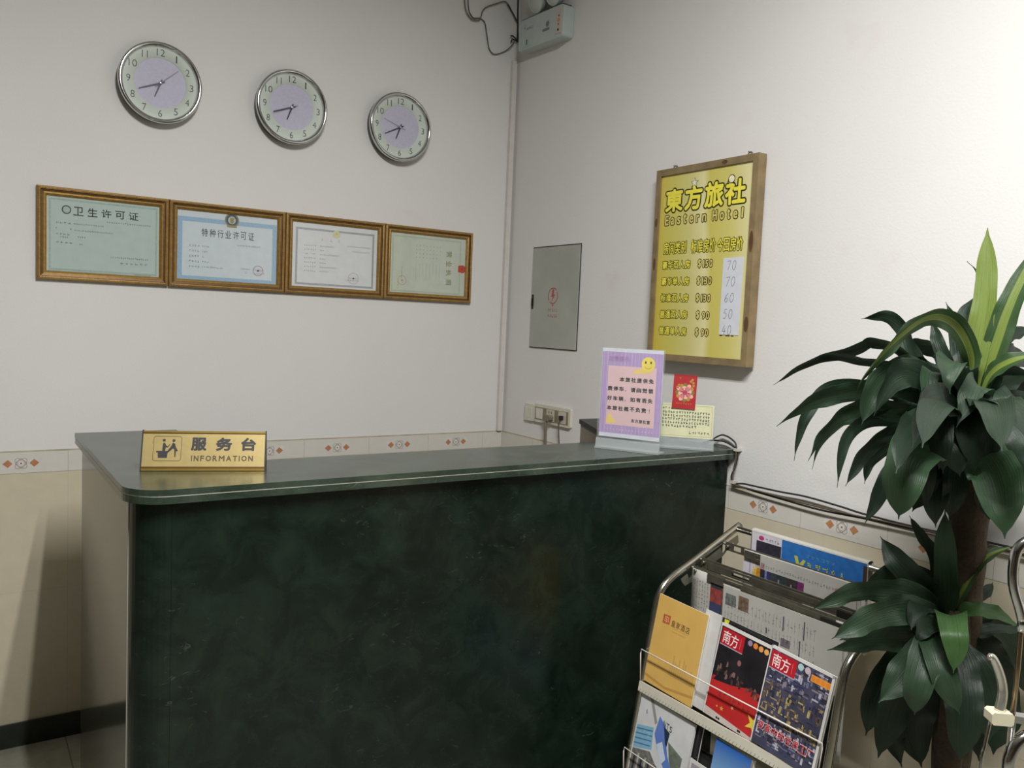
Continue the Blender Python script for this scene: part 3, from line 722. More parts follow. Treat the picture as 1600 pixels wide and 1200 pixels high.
b.disc(.0412, .0648, .0030, z, SI, 16); b.disc(.0602, .0640, .0030, z, SI, 16)
b.poly([(.0385, .0415), (.0440, .0415), (.0450, .0480), (.0455, .0540), (.0430, .0595), (.0400, .0595), (.0388, .0540)], z, SI)
b.poly([(.0440, .0500), (.0490, .0490), (.0540, .0560), (.0530, .0568), (.0485, .0515), (.0450, .0540)], z, SI)
b.rect(.0270, .0390, .0500, .0418, z, SI); b.poly([(.0310, .0275), (.0485, .0275), (.0495, .0392), (.0300, .0392)], z, SI)
b.poly([(.0480, .0400), (.0500, .0385), (.0550, .0430), (.0590, .0470), (.0620, .0550), (.0600, .0600), (.0580, .0590), (.0560, .0530), (.0500, .0440)], z, SI)
b.poly([(.0590, .0480), (.0650, .0420), (.0680, .0410), (.0690, .0430), (.0650, .0500), (.0625, .0580), (.0600, .0580)], z, SI)
b.poly([(.0620, .0440), (.0655, .0440), (.0650, .0290), (.0630, .0290), (.0625, .0380)], z, SI)
b.build('pictogram', t)
b = MB(F)
for ch, x0, x1 in (('服', .0945, .1255), ('务', .1440, .1770), ('台', .1950, .2255)): b.text(ch, x0, .0428, x1, .0712, z, SI, fat=.0013)
xx = .0960
for ch in 'INFORMATION':
    wd = {'I': .0022, 'M': .0118, 'N': .0096, 'O': .0110, 'F': .0080, 'R': .0092, 'A': .0104, 'T': .0092}[ch]
    b.text(ch, xx, .0206, xx+wd, .0326, z, SB, fat=.0005); xx += wd+.0030
b.build('lettering', t)

def holder(label, M, W, Hh, FT, group=None):
    t = thing('sign_holder', label, 'sign holder', M, group)
    b = MB(); b.box((0, .012, .0036), (W, Hh, .0060), ACRYL); b.build('front_pane', t)
    b = MB(); b.box((0, .012, -.0010), (W, Hh, .0014), ACRYL); b.build('rear_pane', t)
    # foot: wedge shaped clear base
    b = MB()
    b.hexa([(-.001, 0, -.032), (W+.001, 0, -.032), (W+.001, 0, FT), (-.001, 0, FT), (-.001, .004, -.032), (W+.001, .004, -.032), (W+.001, .004, FT), (-.001, .004, FT)], ACRYLB)
    b.hexa([(0, .004, .0062), (W, .004, .0062), (W, .004, FT-.004), (0, .004, FT-.004), (0, .029, .0062), (W, .029, .0062), (W, .029, .009), (0, .029, .009)], ACRYLB)
    b.build('base', t)
    return t
def hframe(p, u, d=0):
    ux, uy = u; l = math.hypot(ux, uy); ux /= l; uy /= l
    return basis((ux, uy, 0), (0, 0, 1), (uy, -ux, 0), (p[0], p[1], 1.0203))
# rear-left corner of each foot sits on the counter
u = (.459034, -.888419)
M = hframe((-.3897+.006*.888, -1.0782+.006*.459), u)
t = holder('tall clear acrylic sign holder with purple and pink notice on the counter', M, .1855, .282, .016)
b = MB(); b.box((.0055, .0340, .0016), (.1815, .2800, .0034), mat('notice_paper', (226, 222, 232), rough=.6)); sh = b.build('notice_sheet', t)
b = MB(); z = .00345; PU = mat('purple_print', (186, 152, 204), rough=.6, var=.06, scale=40); PK = mat('pink_print', (224, 188, 190), rough=.6, var=.03)
PU2 = mat('purple_stripe', (202, 172, 214), rough=.6)
b.rect(.0060, .0450, .1812, .2705, z, PU)
rng = random.Random(8)
for i in range(17):
    x = .010+i*.0102; b.rect(x, .0455, x+rng.uniform(.001, .003), .27, z+.0001, PU2)
for i in range(15): b.disc(.03+i*.0093, .0560, .0018, z+.0002, mat('pale_dot', (214, 178, 206), rough=.6), 8)
b.rect(.0245, .0680, .1640, .2320, z+.0003, PK)
YS = mat('smile_yellow', (238, 214, 92), rough=.55); YD = mat('smile_arm', (236, 204, 110), rough=.55)
b.poly([(.094, .2125), (.145, .2170), (.152, .2245), (.150, .231), (.120, .2290), (.108, .2240), (.1, .2190)], z+.0004, YD)
b.disc(.1400, .2410, .0195, z+.0005, YS, 30)
for x in (.1325, .1475): b.disc(x, .2460, .0024, z+.0007, SI, 12, .0036)
b.ring(.1400, .2400, .0105, .0115, z+.0007, mat('smile_line', (150, 110, 40), rough=.5), 14, -PI*.82, -PI*.18)
b.poly([(.0250, .0800), (.032, .0980), (.037, .0990), (.042, .0900), (.052, .0810), (.054, .0740), (.0250, .0720)], z+.0004, YD)
b.text('友情提示', .0250, .2440, .0840, .2590, z+.0004, mat('faded_purple_ink', (172, 120, 176), rough=.6), .01)
for s, x0, y0 in (('本旅社提供免', .0590, .1890), ('费停车，请自觉锁', .0250, .1625), ('好车辆，如有丢失', .0250, .1355), ('本旅社概不负责！', .0250, .1085)):
    n = len(s); st = (.1600-x0)/n
    for i, ch in enumerate(s):
        x = x0+i*st
        if ch == '，': b.text(ch, x+.001, y0, x+.0045, y0+.004, z+.0004, SI, .02)
        elif ch == '！': b.text(ch, x+.0055, y0, x+.0075, y0+.0105, z+.0004, SI, .0)
        else: b.text(ch, x+.0006, y0, x+st-.0022, y0+.0130, z+.0004, SI, fat=.0006)
for i, ch in enumerate('东方旅社宣'): b.text(ch, .0990+i*.0112, .0790, .0990+i*.0112+.0098, .0890, z+.0004, SI, fat=.0004)
b.build('print', sh)
u2 = (.680893, -.732383)
p2 = Vector((-.1938, -1.153)) - Vector(u2)*.028 + Vector((.007*.732, .007*.681))*1.0
M = hframe((p2.x, p2.y), u2)
t = holder('low clear acrylic sign holder with pale yellow notice, behind the purple one', M, .1605, .1335, .010)
b = MB(); b.box((.004, .0330, .0016), (.1565, .1290, .0034), mat('yellow_card', (238, 230, 186), rough=.6)); sh = b.build('notice_sheet', t)
b = MB(); YB = mat('card_border', (168, 150, 70), rough=.6)
b.frame(.0085, .0375, .1525, .1250, .0008, z, YB); b.frame(.0045, .0335, .1560, .1285, .0020, z, mat('card_pale', (238, 234, 200), rough=.6))
b.scrib(.012, .1130, .044, .0052, z+.0002, SI, rng, 4, .0011)
for i, ln in enumerate((.147, .147, .147, .147, .112)):
    y = .1010-i*.0098
    nchar = 18 if i < 4 else 12
    b.scrib(.0135, y, ln, .0066, z+.0002, SI, rng, nchar, .0015)
b.scrib(.090, .0450, .147, .0066, z+.0002, SI, rng, 7, .0012)
b.build('print', sh)
# red packet tucked on the front of that holder
M2 = M @ Matrix.Translation((.0385, .1165, .0064)) @ Matrix.Rotation(math.radians(-1.2), 4, 'Z')
t = thing('red_packet', 'small red paper packet with flower print standing at the yellow notice', 'red packet', M2)
RE = mat('packet_red', (172, 38, 42), rough=.55, var=.05)
b = MB(); b.box((0, 0, 0), (.0650, .0960, .0016), RE); b.build('envelope', t)
b = MB(); z2_ = .0018; GG = mat('packet_gold', (180, 140, 70), rough=.45); PG2 = mat('peony_pink', (214, 120, 130), rough=.5); PG3 = mat('peony_light', (232, 176, 160), rough=.5); LG2 = mat('packet_leaf', (120, 124, 60), rough=.5)
cx, cy = .0335, .046
for k in range(12):
    a = k*PI/6; b.disc(cx+.021*math.cos(a), cy+.021*math.sin(a), .0058, z2_, (LG2, GG, PG3)[k % 3], 8)
for k in range(8):
    a = k*PI/4+.2; b.disc(cx+.012*math.cos(a), cy+.012*math.sin(a), .0070, z2_+.0001, PG2 if k % 2 else PG3, 10)
b.disc(cx, cy, .0070, z2_+.0002, mat('peony_core', (176, 70, 96), rough=.5), 12)
for (x, y) in ((.048, .078), (.055, .074), (.052, .083), (.056, .066), (.016, .066), (.012, .060)): b.disc(x, y, .0038, z2_, GG, 7)
b.scrib(.014, .083, .022, .006, z2_, GG, rng, 1); b.scrib(.010, .012, .056, .005, z2_, GG, rng, 7)
b.box((.0, .0925, .0016), (.0650, .0960, .0019), mat('packet_flap', (160, 26, 32), rough=.6)); b.build('flower_print', t)
# sloping box behind the counter, standing on the inner desk
t = thing('desk_device', 'grey box with black sloping top behind the purple notice', 'box', (-.25, -.826, .7504))
b = MB(); b.hexa([(.004, -.150, 0), (.120, -.150, 0), (.120, 0, 0), (.004, 0, 0), (.004, -.150, .265), (.120, -.150, .265), (.120, 0, .300), (.004, 0, .300)], mat('device_grey', (124, 116, 104), rough=.5)); b.build('body', t)
b = MB(); b.hexa([(0, -.155, .264), (.125, -.155, .264), (.125, .003, .301), (0, .003, .301), (0, -.155, .278), (.125, -.155, .278), (.125, .003, .315), (0, .003, .315)], mat('device_black', (34, 33, 33), rough=.3)); b.build('lid', t)

# ------------------------------------------------------------------ leads leaving the counter and running along the right wall
G = 'leads along the right wall'
cable([(-.030, -1.140, 1.026), (-.014, -1.166, 1.036), (-.012, -1.2005, 1.0386), (-.012, -1.2293, 1.034), (-.012, -1.2555, 1.022), (-.012, -1.2600, 1.000), (-.011, -1.2500, .965), (-.011, -1.2410, .940), (-.010, -1.2530, .9238), (-.011, -1.2877, .9282), (-.012, -1.3296, .9290), (-.012, -1.4159, .9300), (-.012, -1.497, .9330), (-.012, -1.5983, .9285), (-.011, -1.6743, .9229), (-.011, -1.82, .9212), (-.011, -1.9721, .9257), (-.011, -2.3, .9262), (-.011, -2.8, .925)], .0026, DARKC, 'uppermost dark lead arching slightly over the others above the right wall tiles')
cable([(-.030, -1.150, 1.024), (-.014, -1.190, 1.054), (-.013, -1.2132, 1.056), (-.013, -1.2336, 1.0499), (-.013, -1.2500, 1.0395), (-.0165, -1.2580, 1.022), (-.0165, -1.2565, .985), (-.0155, -1.2510, .958), (-.0150, -1.2490, .938), (-.0150, -1.2580, .9222), (-.0160, -1.3019, .9182), (-.0165, -1.3551, .9146), (-.0165, -1.4448, .9112), (-.0165, -1.5501, .9083), (-.0165, -1.6748, .9137), (-.016, -1.7798, .9162), (-.016, -1.8605, .9206), (-.016, -1.9469, .9220), (-.016, -2.0378, .9190), (-.016, -2.4, .917), (-.016, -2.8, .917)], .0026, DARKC, 'lowest dark lead sagging over the top of the right wall tile border')
cable([(-.019, -1.2600, 1.020), (-.020, -1.2600, .985), (-.019, -1.2530, .955), (-.019, -1.2520, .935), (-.0195, -1.2620, .9205), (-.0205, -1.3298, .9199), (-.0205, -1.4711, .9165), (-.0205, -1.5889, .9155), (-.0205, -1.6745, .9172), (-.020, -1.7369, .9190), (-.020, -1.8208, .9200), (-.020, -2.1, .9205), (-.020, -2.8, .920)], .0022, mat('brown_cable', (84, 72, 58), rough=.6), 'thin brown lead in front of the bundle along the right wall')
b = MB(); b.box((-.022, -1.2650, 1.018), (-.0004, -1.2520, 1.026), mat('clip_white', (196, 192, 180), rough=.5)); tag(b.build('cable_clip'), 'pale cable clip at the counter top right end', 'cable clip', None)
b = MB(); b.box((-.025, -1.2600, .924), (-.0046, -1.2500, .932), mat('clip_white', (196, 192, 180), rough=.5)); tag(b.build('cable_clip'), 'pale cable clip where the leads turn along the tile border', 'cable clip', None)

# ================================================================== newspaper and magazine rack
RT = Vector((.15884826, 0, .98730301)); RA = Vector((-.4366, -1.4, .6952))
RM = basis((0, -1, 0), RT, (-.98730301, 0, .15884826), RA)            # (s along the rack, t up the slope, out)
base = Vector((-.35, -1.66, 0)); OB = Matrix.Translation(-base)
rack = thing('magazine_rack', 'chrome tube rack holding newspapers and magazines beside the counter', 'magazine rack', tuple(base))
TUBE = mat('rack_tube', (176, 172, 158), rough=.2, metal=.95, var=.08)
side = [(-.548, 0, 0), (-.520, 0, .177), (-.490, 0, .363), (-.462, 0, .537), (-.4440, 0, .650), (-.4360, 0, .685), (-.4200, 0, .712), (-.389, 0, .734), (-.335, 0, .757), (-.279, 0, .782), (-.215, 0, .811), (-.151, 0, .840)]
YN, YF = -1.402, -1.922
for y in (YN, YF):
    b = MB(OB); b.tube(crom([(x, y, z+.008) for x, _, z in side], 5), .0095, TUBE, 12); b.build('side_tube', rack)
    b = MB(OB); b.tube([(-.500, y, .330), (-.330, y, .160), (-.170, y, .008)], .008, TUBE, 10); b.build('rear_leg', rack)
    # notched hook plate under the sloping tube
    sg = -1 if y == YN else 1
    pts = [(-.372, .736), (-.350, .746), (-.345, .736), (-.339, .734), (-.333, .742), (-.332, .755), (-.314, .763), (-.311, .753), (-.305, .750), (-.299, .757), (-.297, .770), (-.232, .800), (-.229, .788), (-.222, .785), (-.215, .792), (-.214, .808), (-.170, .826), (-.166, .806), (-.176, .800), (-.186, .808), (-.196, .801), (-.224, .776), (-.264, .760), (-.300, .740), (-.332, .724), (-.356, .716), (-.368, .728)]
    b = MB(OB); yy = y+sg*.011
    a = [b.v((x, yy-.0009, z)) for x, z in pts]; c = [b.v((x, yy+.0009, z)) for x, z in pts]; n = len(pts)
    b.face(a, STEEL); b.face(c[::-1], STEEL)
    for i in range(n): b.face([a[i], a[(i+1) % n], c[(i+1) % n], c[i]], STEEL)
    b.build('hook_plate', rack)
b = MB(OB); b.tube([(-.165, YN, .841), (-.165, YF, .841)], .0075, STEEL, 12); b.build('back_bar', rack)
b = MB(OB); b.tube([(-.170, YN, .03), (-.170, YF, .03)], .007, TUBE, 10); b.build('cross_bar', rack)
b = MB(OB); b.tube([(-.530, YN, .10), (-.530, YF, .10)], .007, TUBE, 10); b.build('cross_bar', rack)
CREAM = mat('cream_enamel', (204, 198, 182), rough=.4, var=.04)
WIRE = mat('white_wire', (216, 208, 196), rough=.35)
for tier, t0 in enumerate((-.2045, -.4480)):
    b = MB(OB @ RM)
    b.box((.004, t0-.026, .012), (.515, t0-.002, .0155), CREAM)
    b.box((.004, t0-.026, -.030), (.515, t0-.023, .012), CREAM)
    for i in range(52): b.line(.010+i*.0098, t0-.0255, .013+i*.0098, t0-.0190, .0012, .0157, mat('tray_groove', (132, 126, 112), rough=.6))
    tr = b.build('tray', rack)
    b = MB(OB @ RM); b.box((.006, t0-.022, -.033), (.513, t0+.150, -.0305), mat('rack_back_mesh', (46, 48, 46), rough=.5)); b.build('tray_back', rack)
    b = MB(OB @ RM); wt = t0+.0740
    b.tube([(.006, t0-.004, .014), (-.002, wt-.010, .0215), (-.001, wt, .022), (.26, wt-.002, .0225), (.516, wt-.003, .022), (.517, wt-.012, .0215), (.512, t0-.004, .014)], .0016, WIRE, 8); b.build('wire_guard', rack, label='white wire guard')

def news(label, x, y, z, W, Hh, th=.004, group='newspapers on the rack'):
    t = thing('newspaper', label, 'newspaper', basis((0, -1, 0), (0, 0, 1), (-1, 0, 0), (x, y, z)), group)
    return t
PAPERN = mat('newsprint', (186, 184, 176), rough=.8, var=.05, scale=14)
INKN = mat('news_ink', (130, 128, 124), rough=.8); INKD = mat('news_ink_dark', (74, 74, 78), rough=.8)
rng = random.Random(21)
def folded(b, W, Hh, th, m, wave=.0015):
    """hanging folded sheets, gently wavy, with thickness"""
    nx = 16; ny = 10
    for lay, zo in ((0, 0), (1, -th)):
        pass
    F = [[b.v((W*i/nx, -Hh*j/ny, wave*math.sin(i*1.1+j*.35)*(j/ny))) for j in range(ny+1)] for i in range(nx+1)]
    B = [[b.v((W*i/nx, -Hh*j/ny, -th+wave*math.sin(i*1.1+j*.35)*(j/ny))) for j in range(ny+1)] for i in range(nx+1)]
    for i in range(nx):
        for j in range(ny):
            b.face([F[i][j], F[i][j+1], F[i+1][j+1], F[i+1][j]], m, True); b.face([B[i][j], B[i+1][j], B[i+1][j+1], B[i][j+1]], m, True)
    for i in range(nx):
        b.face([F[i][0], F[i+1][0], B[i+1][0], B[i][0]], m); b.face([F[i][ny], B[i][ny], B[i+1][ny], F[i+1][ny]], m)
    for j in range(ny):
        b.face([F[0][j], B[0][j], B[0][j+1], F[0][j+1]], m); b.face([F[nx][j], F[nx][j+1], B[nx][j+1], B[nx][j]], m)
# 1: blue newspaper folded over the back bar
t = news('newspaper with blue advert folded over the rear bar of the rack', -.1755, -1.462, .8505, .330, .28)
b = MB(); folded(b, .330, .17, .003, PAPERN, .0)
b2 = MB(Matrix.Translation((0, 0, -.0195))); folded(b2, .330, .15, .003, PAPERN, .0); b2.build('rear_sheet', t)
for i in range(6):
    a0 = PI*i/6; a1 = PI*(i+1)/6; r = .0113; c = -.0105
    P = [(c+r*math.cos(a), r*.55*math.sin(a)) for a in (a0, a1)]
    b.face([b.v((0, P[0][1], P[0][0])), b.v((.330, P[0][1], P[0][0])), b.v((.330, P[1][1], P[1][0])), b.v((0, P[1][1], P[1][0]))], PAPERN, True)
b.build('front_sheet', t)
b = MB(); z = .0004; BLU = mat('advert_blue', (44, 112, 186), rough=.6, var=.14, scale=60)
b.rect(.003, -.055, .096, .0, z, mat('masthead_white', (214, 208, 216), rough=.7)); b.rect(.018, -.060, .095, -.020, z+.0001, mat('photo_dark', (46, 42, 54), rough=.7, var=.3, scale=80))
b.disc(.033, -.0120, .0085, z+.0002, mat('magenta', (190, 60, 120), rough=.6), 12, .0060); b.scrib(.046, -.016, .090, .007, z+.0002, INKN, rng, 5)
b.rect(.096, -.075, .329, .0, z, BLU); b.rect(.320, -.080, .330, -.006, z+.0001, mat('paper_brown', (66, 46, 40), rough=.7))
AY = mat('advert_yellow', (200, 196, 84), rough=.6)
b.poly([(.134, -.030), (.144, -.030), (.150, -.048), (.160, -.034), (.168, -.036), (.152, -.064), (.146, -.064)], z+.0002, AY)
for i in range(5): b.scrib(.170+i*.022, -.0540, .190+i*.022, .0160, z+.0002, AY, rng, 1, .0028)
b.scrib(.168, -.0270, .250, .0080, z+.0002, mat('advert_pale', (108, 158, 196), rough=.6), rng, 6, .0012)
b.build('print', t)
# clamps: pair of slotted metal slats
def clamp(label, x, z, y0, y1, front_y):
    t = thing('newspaper_clamp', label, 'newspaper clamp', basis((0, -1, 0), (0, 0, 1), (-1, 0, 0), (x, y0, z)), 'newspaper clamps hooked on the rack')
    L1 = y0-y1; CL = mat('clamp_metal', (122, 118, 104), rough=.4, metal=.7, var=.2, scale=40)
    def slat(nm, xa, xb, zo, h0, h1):
        b = MB()
        # slat with oval slots: two rails joined by bridges
        b.box((xa, h0, zo), (xb, h0+.0048, zo+.0022), CL); b.box((xa, h1-.0048, zo), (xb, h1, zo+.0022), CL)
        k = xa; slots = [(.028, .052), (.105, .160)]
        prev = xa
        for s0, s1 in slots:
            if s0 > xa: b.box((prev, h0+.0048, zo), (s0, h1-.0048, zo+.0022), CL); prev = s1
        b.box((prev, h0+.0048, zo), (xb, h1-.0048, zo+.0022), CL)
        b.line(xa+.2, h0+.006, xb-.02, h0+.0065, .0012, zo+.0024, mat('clamp_groove', (66, 64, 56), rough=.5))
        return b.build(nm, t)
    slat('rear_slat', 0, L1, -.0030, -.010, .0115)
    slat('front_slat', front_y, L1-.05, .0044, -.0115, .0075)
    b = MB(); b.tube([(.012, .002, -.004), (.012, .002, .008)], .004, CL, 10); b.tube([(-.014, .006, -.001), (.002, .006, -.001)], .0035, CL, 8); b.build('hook_end', t)
    b = MB(); b.tube([(L1-.06, -.002, -.004), (L1-.06, -.002, .009)], .006, mat('clamp_dark', (56, 56, 50), rough=.4, metal=.6), 10); b.box((L1-.085, -.014, .0066), (L1-.030, .004, .0105), mat('clamp_dark', (56, 56, 50), rough=.4, metal=.6)); b.build('spring_catch', t)
clamp('slotted metal newspaper clamp nearest the wall, gripping the coloured newspaper', -.218, .803, -1.414, -1.90, .070)
clamp('middle slotted metal newspaper clamp on the rack, without a newspaper', -.3035, .772, -1.414, -1.90, .030)
clamp('front slotted metal newspaper clamp, gripping the grey newspaper', -.3310, .754, -1.414, -1.880, .054)
# 2: coloured newspaper in the first clamp
t = news('newspaper with small colour pictures hanging below the rearmost clamp', -.2185, -1.478, .8115, .330, .25)
b = MB(); folded(b, .330, .15, .0025, PAPERN, .0); b.build('sheets', t)
b = MB(); b.box((.058, -.060, .0068), (.325, .0005, .0078), PAPERN); b.build('top_fold', t)
b = MB(); z = .0081; 
b.scrib(.066, -.029, .270, .008, z, INKN, rng, 26, .0007); b.rect(.060, -.034, .072, -.018, z, mat('advert_pink', (170, 128, 128), rough=.7)); b.disc(.275, -.026, .006, z, mat('advert_pink', (170, 128, 128), rough=.7), 10)
z = .0080
for x0, x1, c in ((.038, .048, (222, 190, 90)), (.048, .060, (206, 136, 40)), (.060, .074, (44, 38, 54)), (.074, .080, (120, 130, 190)), (.080, .092, (52, 54, 96)), (.092, .110, (58, 62, 68)), (.110, .140, (46, 56, 58)), (.140, .170, (58, 46, 52)), (.170, .188, (118, 44, 100))):
    b.rect(x0, -.075, x1, -.0345, z, mat('news_%d_%d_%d' % c, c, rough=.7, var=.25, scale=150))
for i in range(14):
    x = rng.uniform(.094, .165); b.rect(x, -.072, x+rng.uniform(.002, .005), -.072+rng.uniform(.006, .03), z+.0001, mat('news_light', (150, 146, 140), rough=.7) if i % 2 else mat('news_deep', (36, 36, 44), rough=.7))
b.rect(.0, -.06, .038, -.02, .0004, mat('masthead_white', (214, 208, 216), rough=.7)); b.rect(.020, -.055, .023, -.022, .0006, mat('lilac', (160, 150, 190), rough=.7))
b.build('print', t)
# 3: grey newspaper in the front clamp
t = news('large grey newspaper hanging in front of the others on the rack', -.3340, -1.416, .7600, .440, .40)
b = MB(); folded(b, .445, .30, .0022, PAPERN, .0)
b.build('sheets', t)
b = MB(); b.box((.112, -.300, .0090), (.440, -.0105, .0104), PAPERN); b.build('front_page', t)
b = MB(); z = .0109
for x0, x1, y0, y1, c in ((.121, .152, -.053, -.026, (108, 116, 110)), (.160, .190, -.054, -.021, (118, 96, 78)), (.285, .310, -.098, -.080, (112, 104, 110))):
    b.rect(x0, y0, x1, y1, z, mat('photo_%d' % int(x0*1000), c, rough=.7, var=.4, scale=110))
for i in range(26):
    x0 = .118+.01*i
    for j in range(7):
        y = -.060-j*.034; b.scrib(x0, y, x0+.008, .0260, z, INKN, rng, 1, .0006)
for x, y0, y1 in ((.288, -.063, -.030), (.343, -.066, -.025), (.2435, -.083, -.071), (.334, -.11, -.071)): b.rect(x, y0, x+.003, y1, z+.0001, INKD)
z = .0006
b.rect(.062, -.080, .100, -.018, z, mat('photo_red', (150, 66, 60), rough=.7, var=.3, scale=60)); b.rect(.062, -.088, .100, -.066, z+.0001, mat('photo_blue', (58, 66, 98), rough=.7, var=.2)); b.rect(.064, -.030, .100, -.018, z+.0001, mat('photo_deep', (52, 56, 60), rough=.7)); b.rect(.100, -.088, .111, -.020, z, mat('photo_olive', (120, 106, 80), rough=.7, var=.4, scale=90))
for i in range(6):
    for j in range(8): b.scrib(.006+.009*i, -.030-j*.011, .0135+.009*i, .008, z, INKN, rng, 1, .0006)
b.build('print', t)

# ------------------------------------------------------------------ magazines in the trays
def magm(s, tt, out, rot=0): return RM @ Matrix.Translation((s, tt, out)) @ Matrix.Rotation(math.radians(rot), 4, 'Z')
def booklet(name, label, cat, M, W, Hh, th, cover, pages=None, group=None):
    t = thing(name, label, cat, M, group)
    b = MB(); b.box((0, 0, 0), (W-.001, Hh-.001, th-.0008), pages or mat('page_white', (220, 218, 212), rough=.7)); b.build('pages', t)
    b = MB(); b.box((0, 0, th-.0008), (W, Hh, th), cover); b.box((0, 0, 0), (.0012, Hh, th-.0008), cover); c = b.build('cover', t)
    return t, c
GM2 = 'magazines in the rack trays'
# orange hotel envelope
OC = mat('manila_orange', (214, 172, 92), rough=.6, var=.05, scale=20)
t, c = booklet('envelope', 'orange paper envelope with red square logo at the rack far end', 'envelope', magm(.0080, -.2030, .001, -1.6), .1600, .2170, .006, OC)
b = MB(); z = .0062; LR = mat('logo_red', (186, 92, 58), rough=.6)
ox, oy = -.0075, .2035
b.poly([(.0260+ox+.007, -.0505+oy), (.0495+ox+.007, -.0485+oy), (.0500+ox+.007, -.0270+oy), (.0260+ox+.007, -.0290+oy)], z, LR)
lw = mat('logo_light', (226, 180, 120), rough=.6)
b.frame(.0310, .1590, .0445, .1705, .0016, z+.0001, lw); b.rect(.0360, .1560, .0376, .1735, z+.0001, lw); b.line(.0310, .1650, .0445, .1640, .0014, z+.0001, lw)
for i, ch in enumerate('皇家酒店'): b.text(ch, .0545+i*.0155, .1545, .0545+i*.0155+.0132, .1700, z, mat('logo_ink', (86, 58, 34), rough=.6), .008, 0)
b.scrib(.058, .1500, .112, .0026, z, mat('faint_ochre', (170, 130, 70), rough=.6), rng, 16, .0004); b.scrib(.060, .1420, .105, .0030, z, mat('faint_ochre', (170, 130, 70), rough=.6), rng, 14, .0004)
b.build('logo_print', c); b = MB()
for i in range(12):
    h = rng.uniform(.02, .05); b.rect(.075+i*.0066, .045, .0795+i*.0066, .045+h, z, mat('skyline', (198, 158, 88), rough=.6))
b.rect(.075, .043, .152, .0455, z, mat('skyline', (198, 158, 88), rough=.6)); b.build('skyline_print', c); b = MB()
b.poly([(0, .020), (.07, .012), (.16, .026), (.16, .020), (.07, .006), (0, .014)], z, mat('swoosh', (190, 142, 74), rough=.6))
b.build('swoosh_print', c)
# white brochure behind, then the dark one
t, c = booklet('brochure', 'thin white brochure edge showing right of the orange envelope', 'brochure', magm(.1500, -.2030, -.0065, -1.8), .0480, .2230, .004, mat('brochure_white', (206, 204, 200), rough=.5))
t, c = booklet('magazine', 'dark magazine with a yellow corner mostly hidden behind the flag cover', 'magazine', magm(.1900, -.2030, -.0130, -2.0), .1620, .2190, .005, mat('cover_black', (34, 33, 36), rough=.3, var=.3, scale=30), None, GM2)
b = MB(); z = .0052; YC = mat('corner_yellow', (214, 206, 60), rough=.5)
b.poly([(.012, .217), (.026, .217), (.022, .200), (.012, .192)], z, YC); b.poly([(.008, .188), (.016, .190), (.014, .178), (.004, .176)], z, YC)
b.poly([(.001, .060), (.010, .060), (.010, .160), (.001, .165)], z, mat('cover_green', (44, 58, 50), rough=.4)); b.rect(.001, .02, .010, .058, z, mat('cover_grey', (104, 106, 112), rough=.4)); b.build('print', c)
def masthead(b, x, y, W, z):
    R = mat('masthead_red', (184, 32, 44), rough=.4); WT = mat('masthead_letters', (234, 226, 222), rough=.5)
    b.poly([(x, y-.0365), (x+W, y-.0365), (x+W, y), (x, y)], z, R)
    b.text('南', x+.0050, y-.0325, x+.0255, y-.0045, z+.0002, WT, .012); b.text('方', x+.0270, y-.0335, x+.0485, y-.0055, z+.0002, WT, .012)
    rg = random.Random(2); b.scrib(x+.0525, y-.030, x+.0575, .022, z+.0002, mat('masthead_small', (214, 130, 130), rough=.5), rg, 1, .0009)
    b.rect(x, y-.0385, x+W, y-.0365, z, mat('masthead_line', (170, 170, 186), rough=.5))
# flag cover
WHI = mat('spine_white', (216, 212, 206), rough=.45)
t, c = booklet('magazine', 'magazine with red starred flag below a dark crowd scene', 'magazine', magm(.2050, -.2010, .0005, -3.2), .1560, .2100, .007, mat('cover_dark', (38, 34, 38), rough=.35, var=.3, scale=25), None, GM2)
b = MB(); z = .0072
FRD = mat('flag_red', (188, 44, 44), rough=.4, var=.08, scale=12)
b.rect(.0, .2035, .156, .2100, z+.0003, WHI); b.rect(.0, 0, .0028, .2035, z+.0003, WHI)
b.poly([(.0028, .018), (.156, .006), (.156, .100), (.110, .103), (.060, .088), (.0028, .080)], z, FRD)
b.poly([(.0028, .080), (.010, .083), (.014, .092), (.006, .090)], z+.0001, FRD)
b.rect(.0028, 0, .156, .006, z+.0001, mat('cover_strip', (204, 190, 182), rough=.45)); b.poly([(.0028, .006), (.156, .006), (.0028, .018)], z+.0002, mat('cover_strip', (204, 190, 182), rough=.45))
masthead(b, .0060, .2010, .0640, z+.0002)
for i, cc in enumerate(((150, 128, 160), (226, 132, 50), (224, 156, 84), (226, 168, 96))):
    b.disc(.0850+i*.0150, .2005-i*.0005-.0060, .0063, z+.0002, mat('badge_%d_%d_%d' % cc, cc, rough=.5), 14)
SK = [(96, 72, 68), (78, 56, 54), (58, 42, 42), (128, 100, 92), (50, 36, 38)]
for i in range(46):
    x = rng.uniform(.010, .148); y = .094 + .012*rng.random() + .034*math.exp(-((x-.045)/.04)**2)*rng.random(); h = rng.uniform(.004, .012); cc = SK[rng.randrange(5)]
    b.poly([(x-.0026, y-h), (x+.0026, y-h*.8), (x+.002, y), (x-.0015, y+.002)], z+.0001+i*.000004, mat('crowd_%d' % cc[0], cc, rough=.5))
b.disc(.0680, .1420, .0052, z+.0003, mat('crowd_face', (140, 100, 92), rough=.5), 12, .0066)
for i in range(9): b.disc(.146+rng.uniform(-.004, .006), .115+i*.008, .0016, z+.0003, mat('dot_white', (200, 200, 206), rough=.5), 8)
b.scrib(.030, .052, .125, .014, z+.0002, mat('flag_title', (120, 52, 40), rough=.5), rng, 7, .0013)
STY = mat('star_yellow', (226, 206, 70), rough=.45)
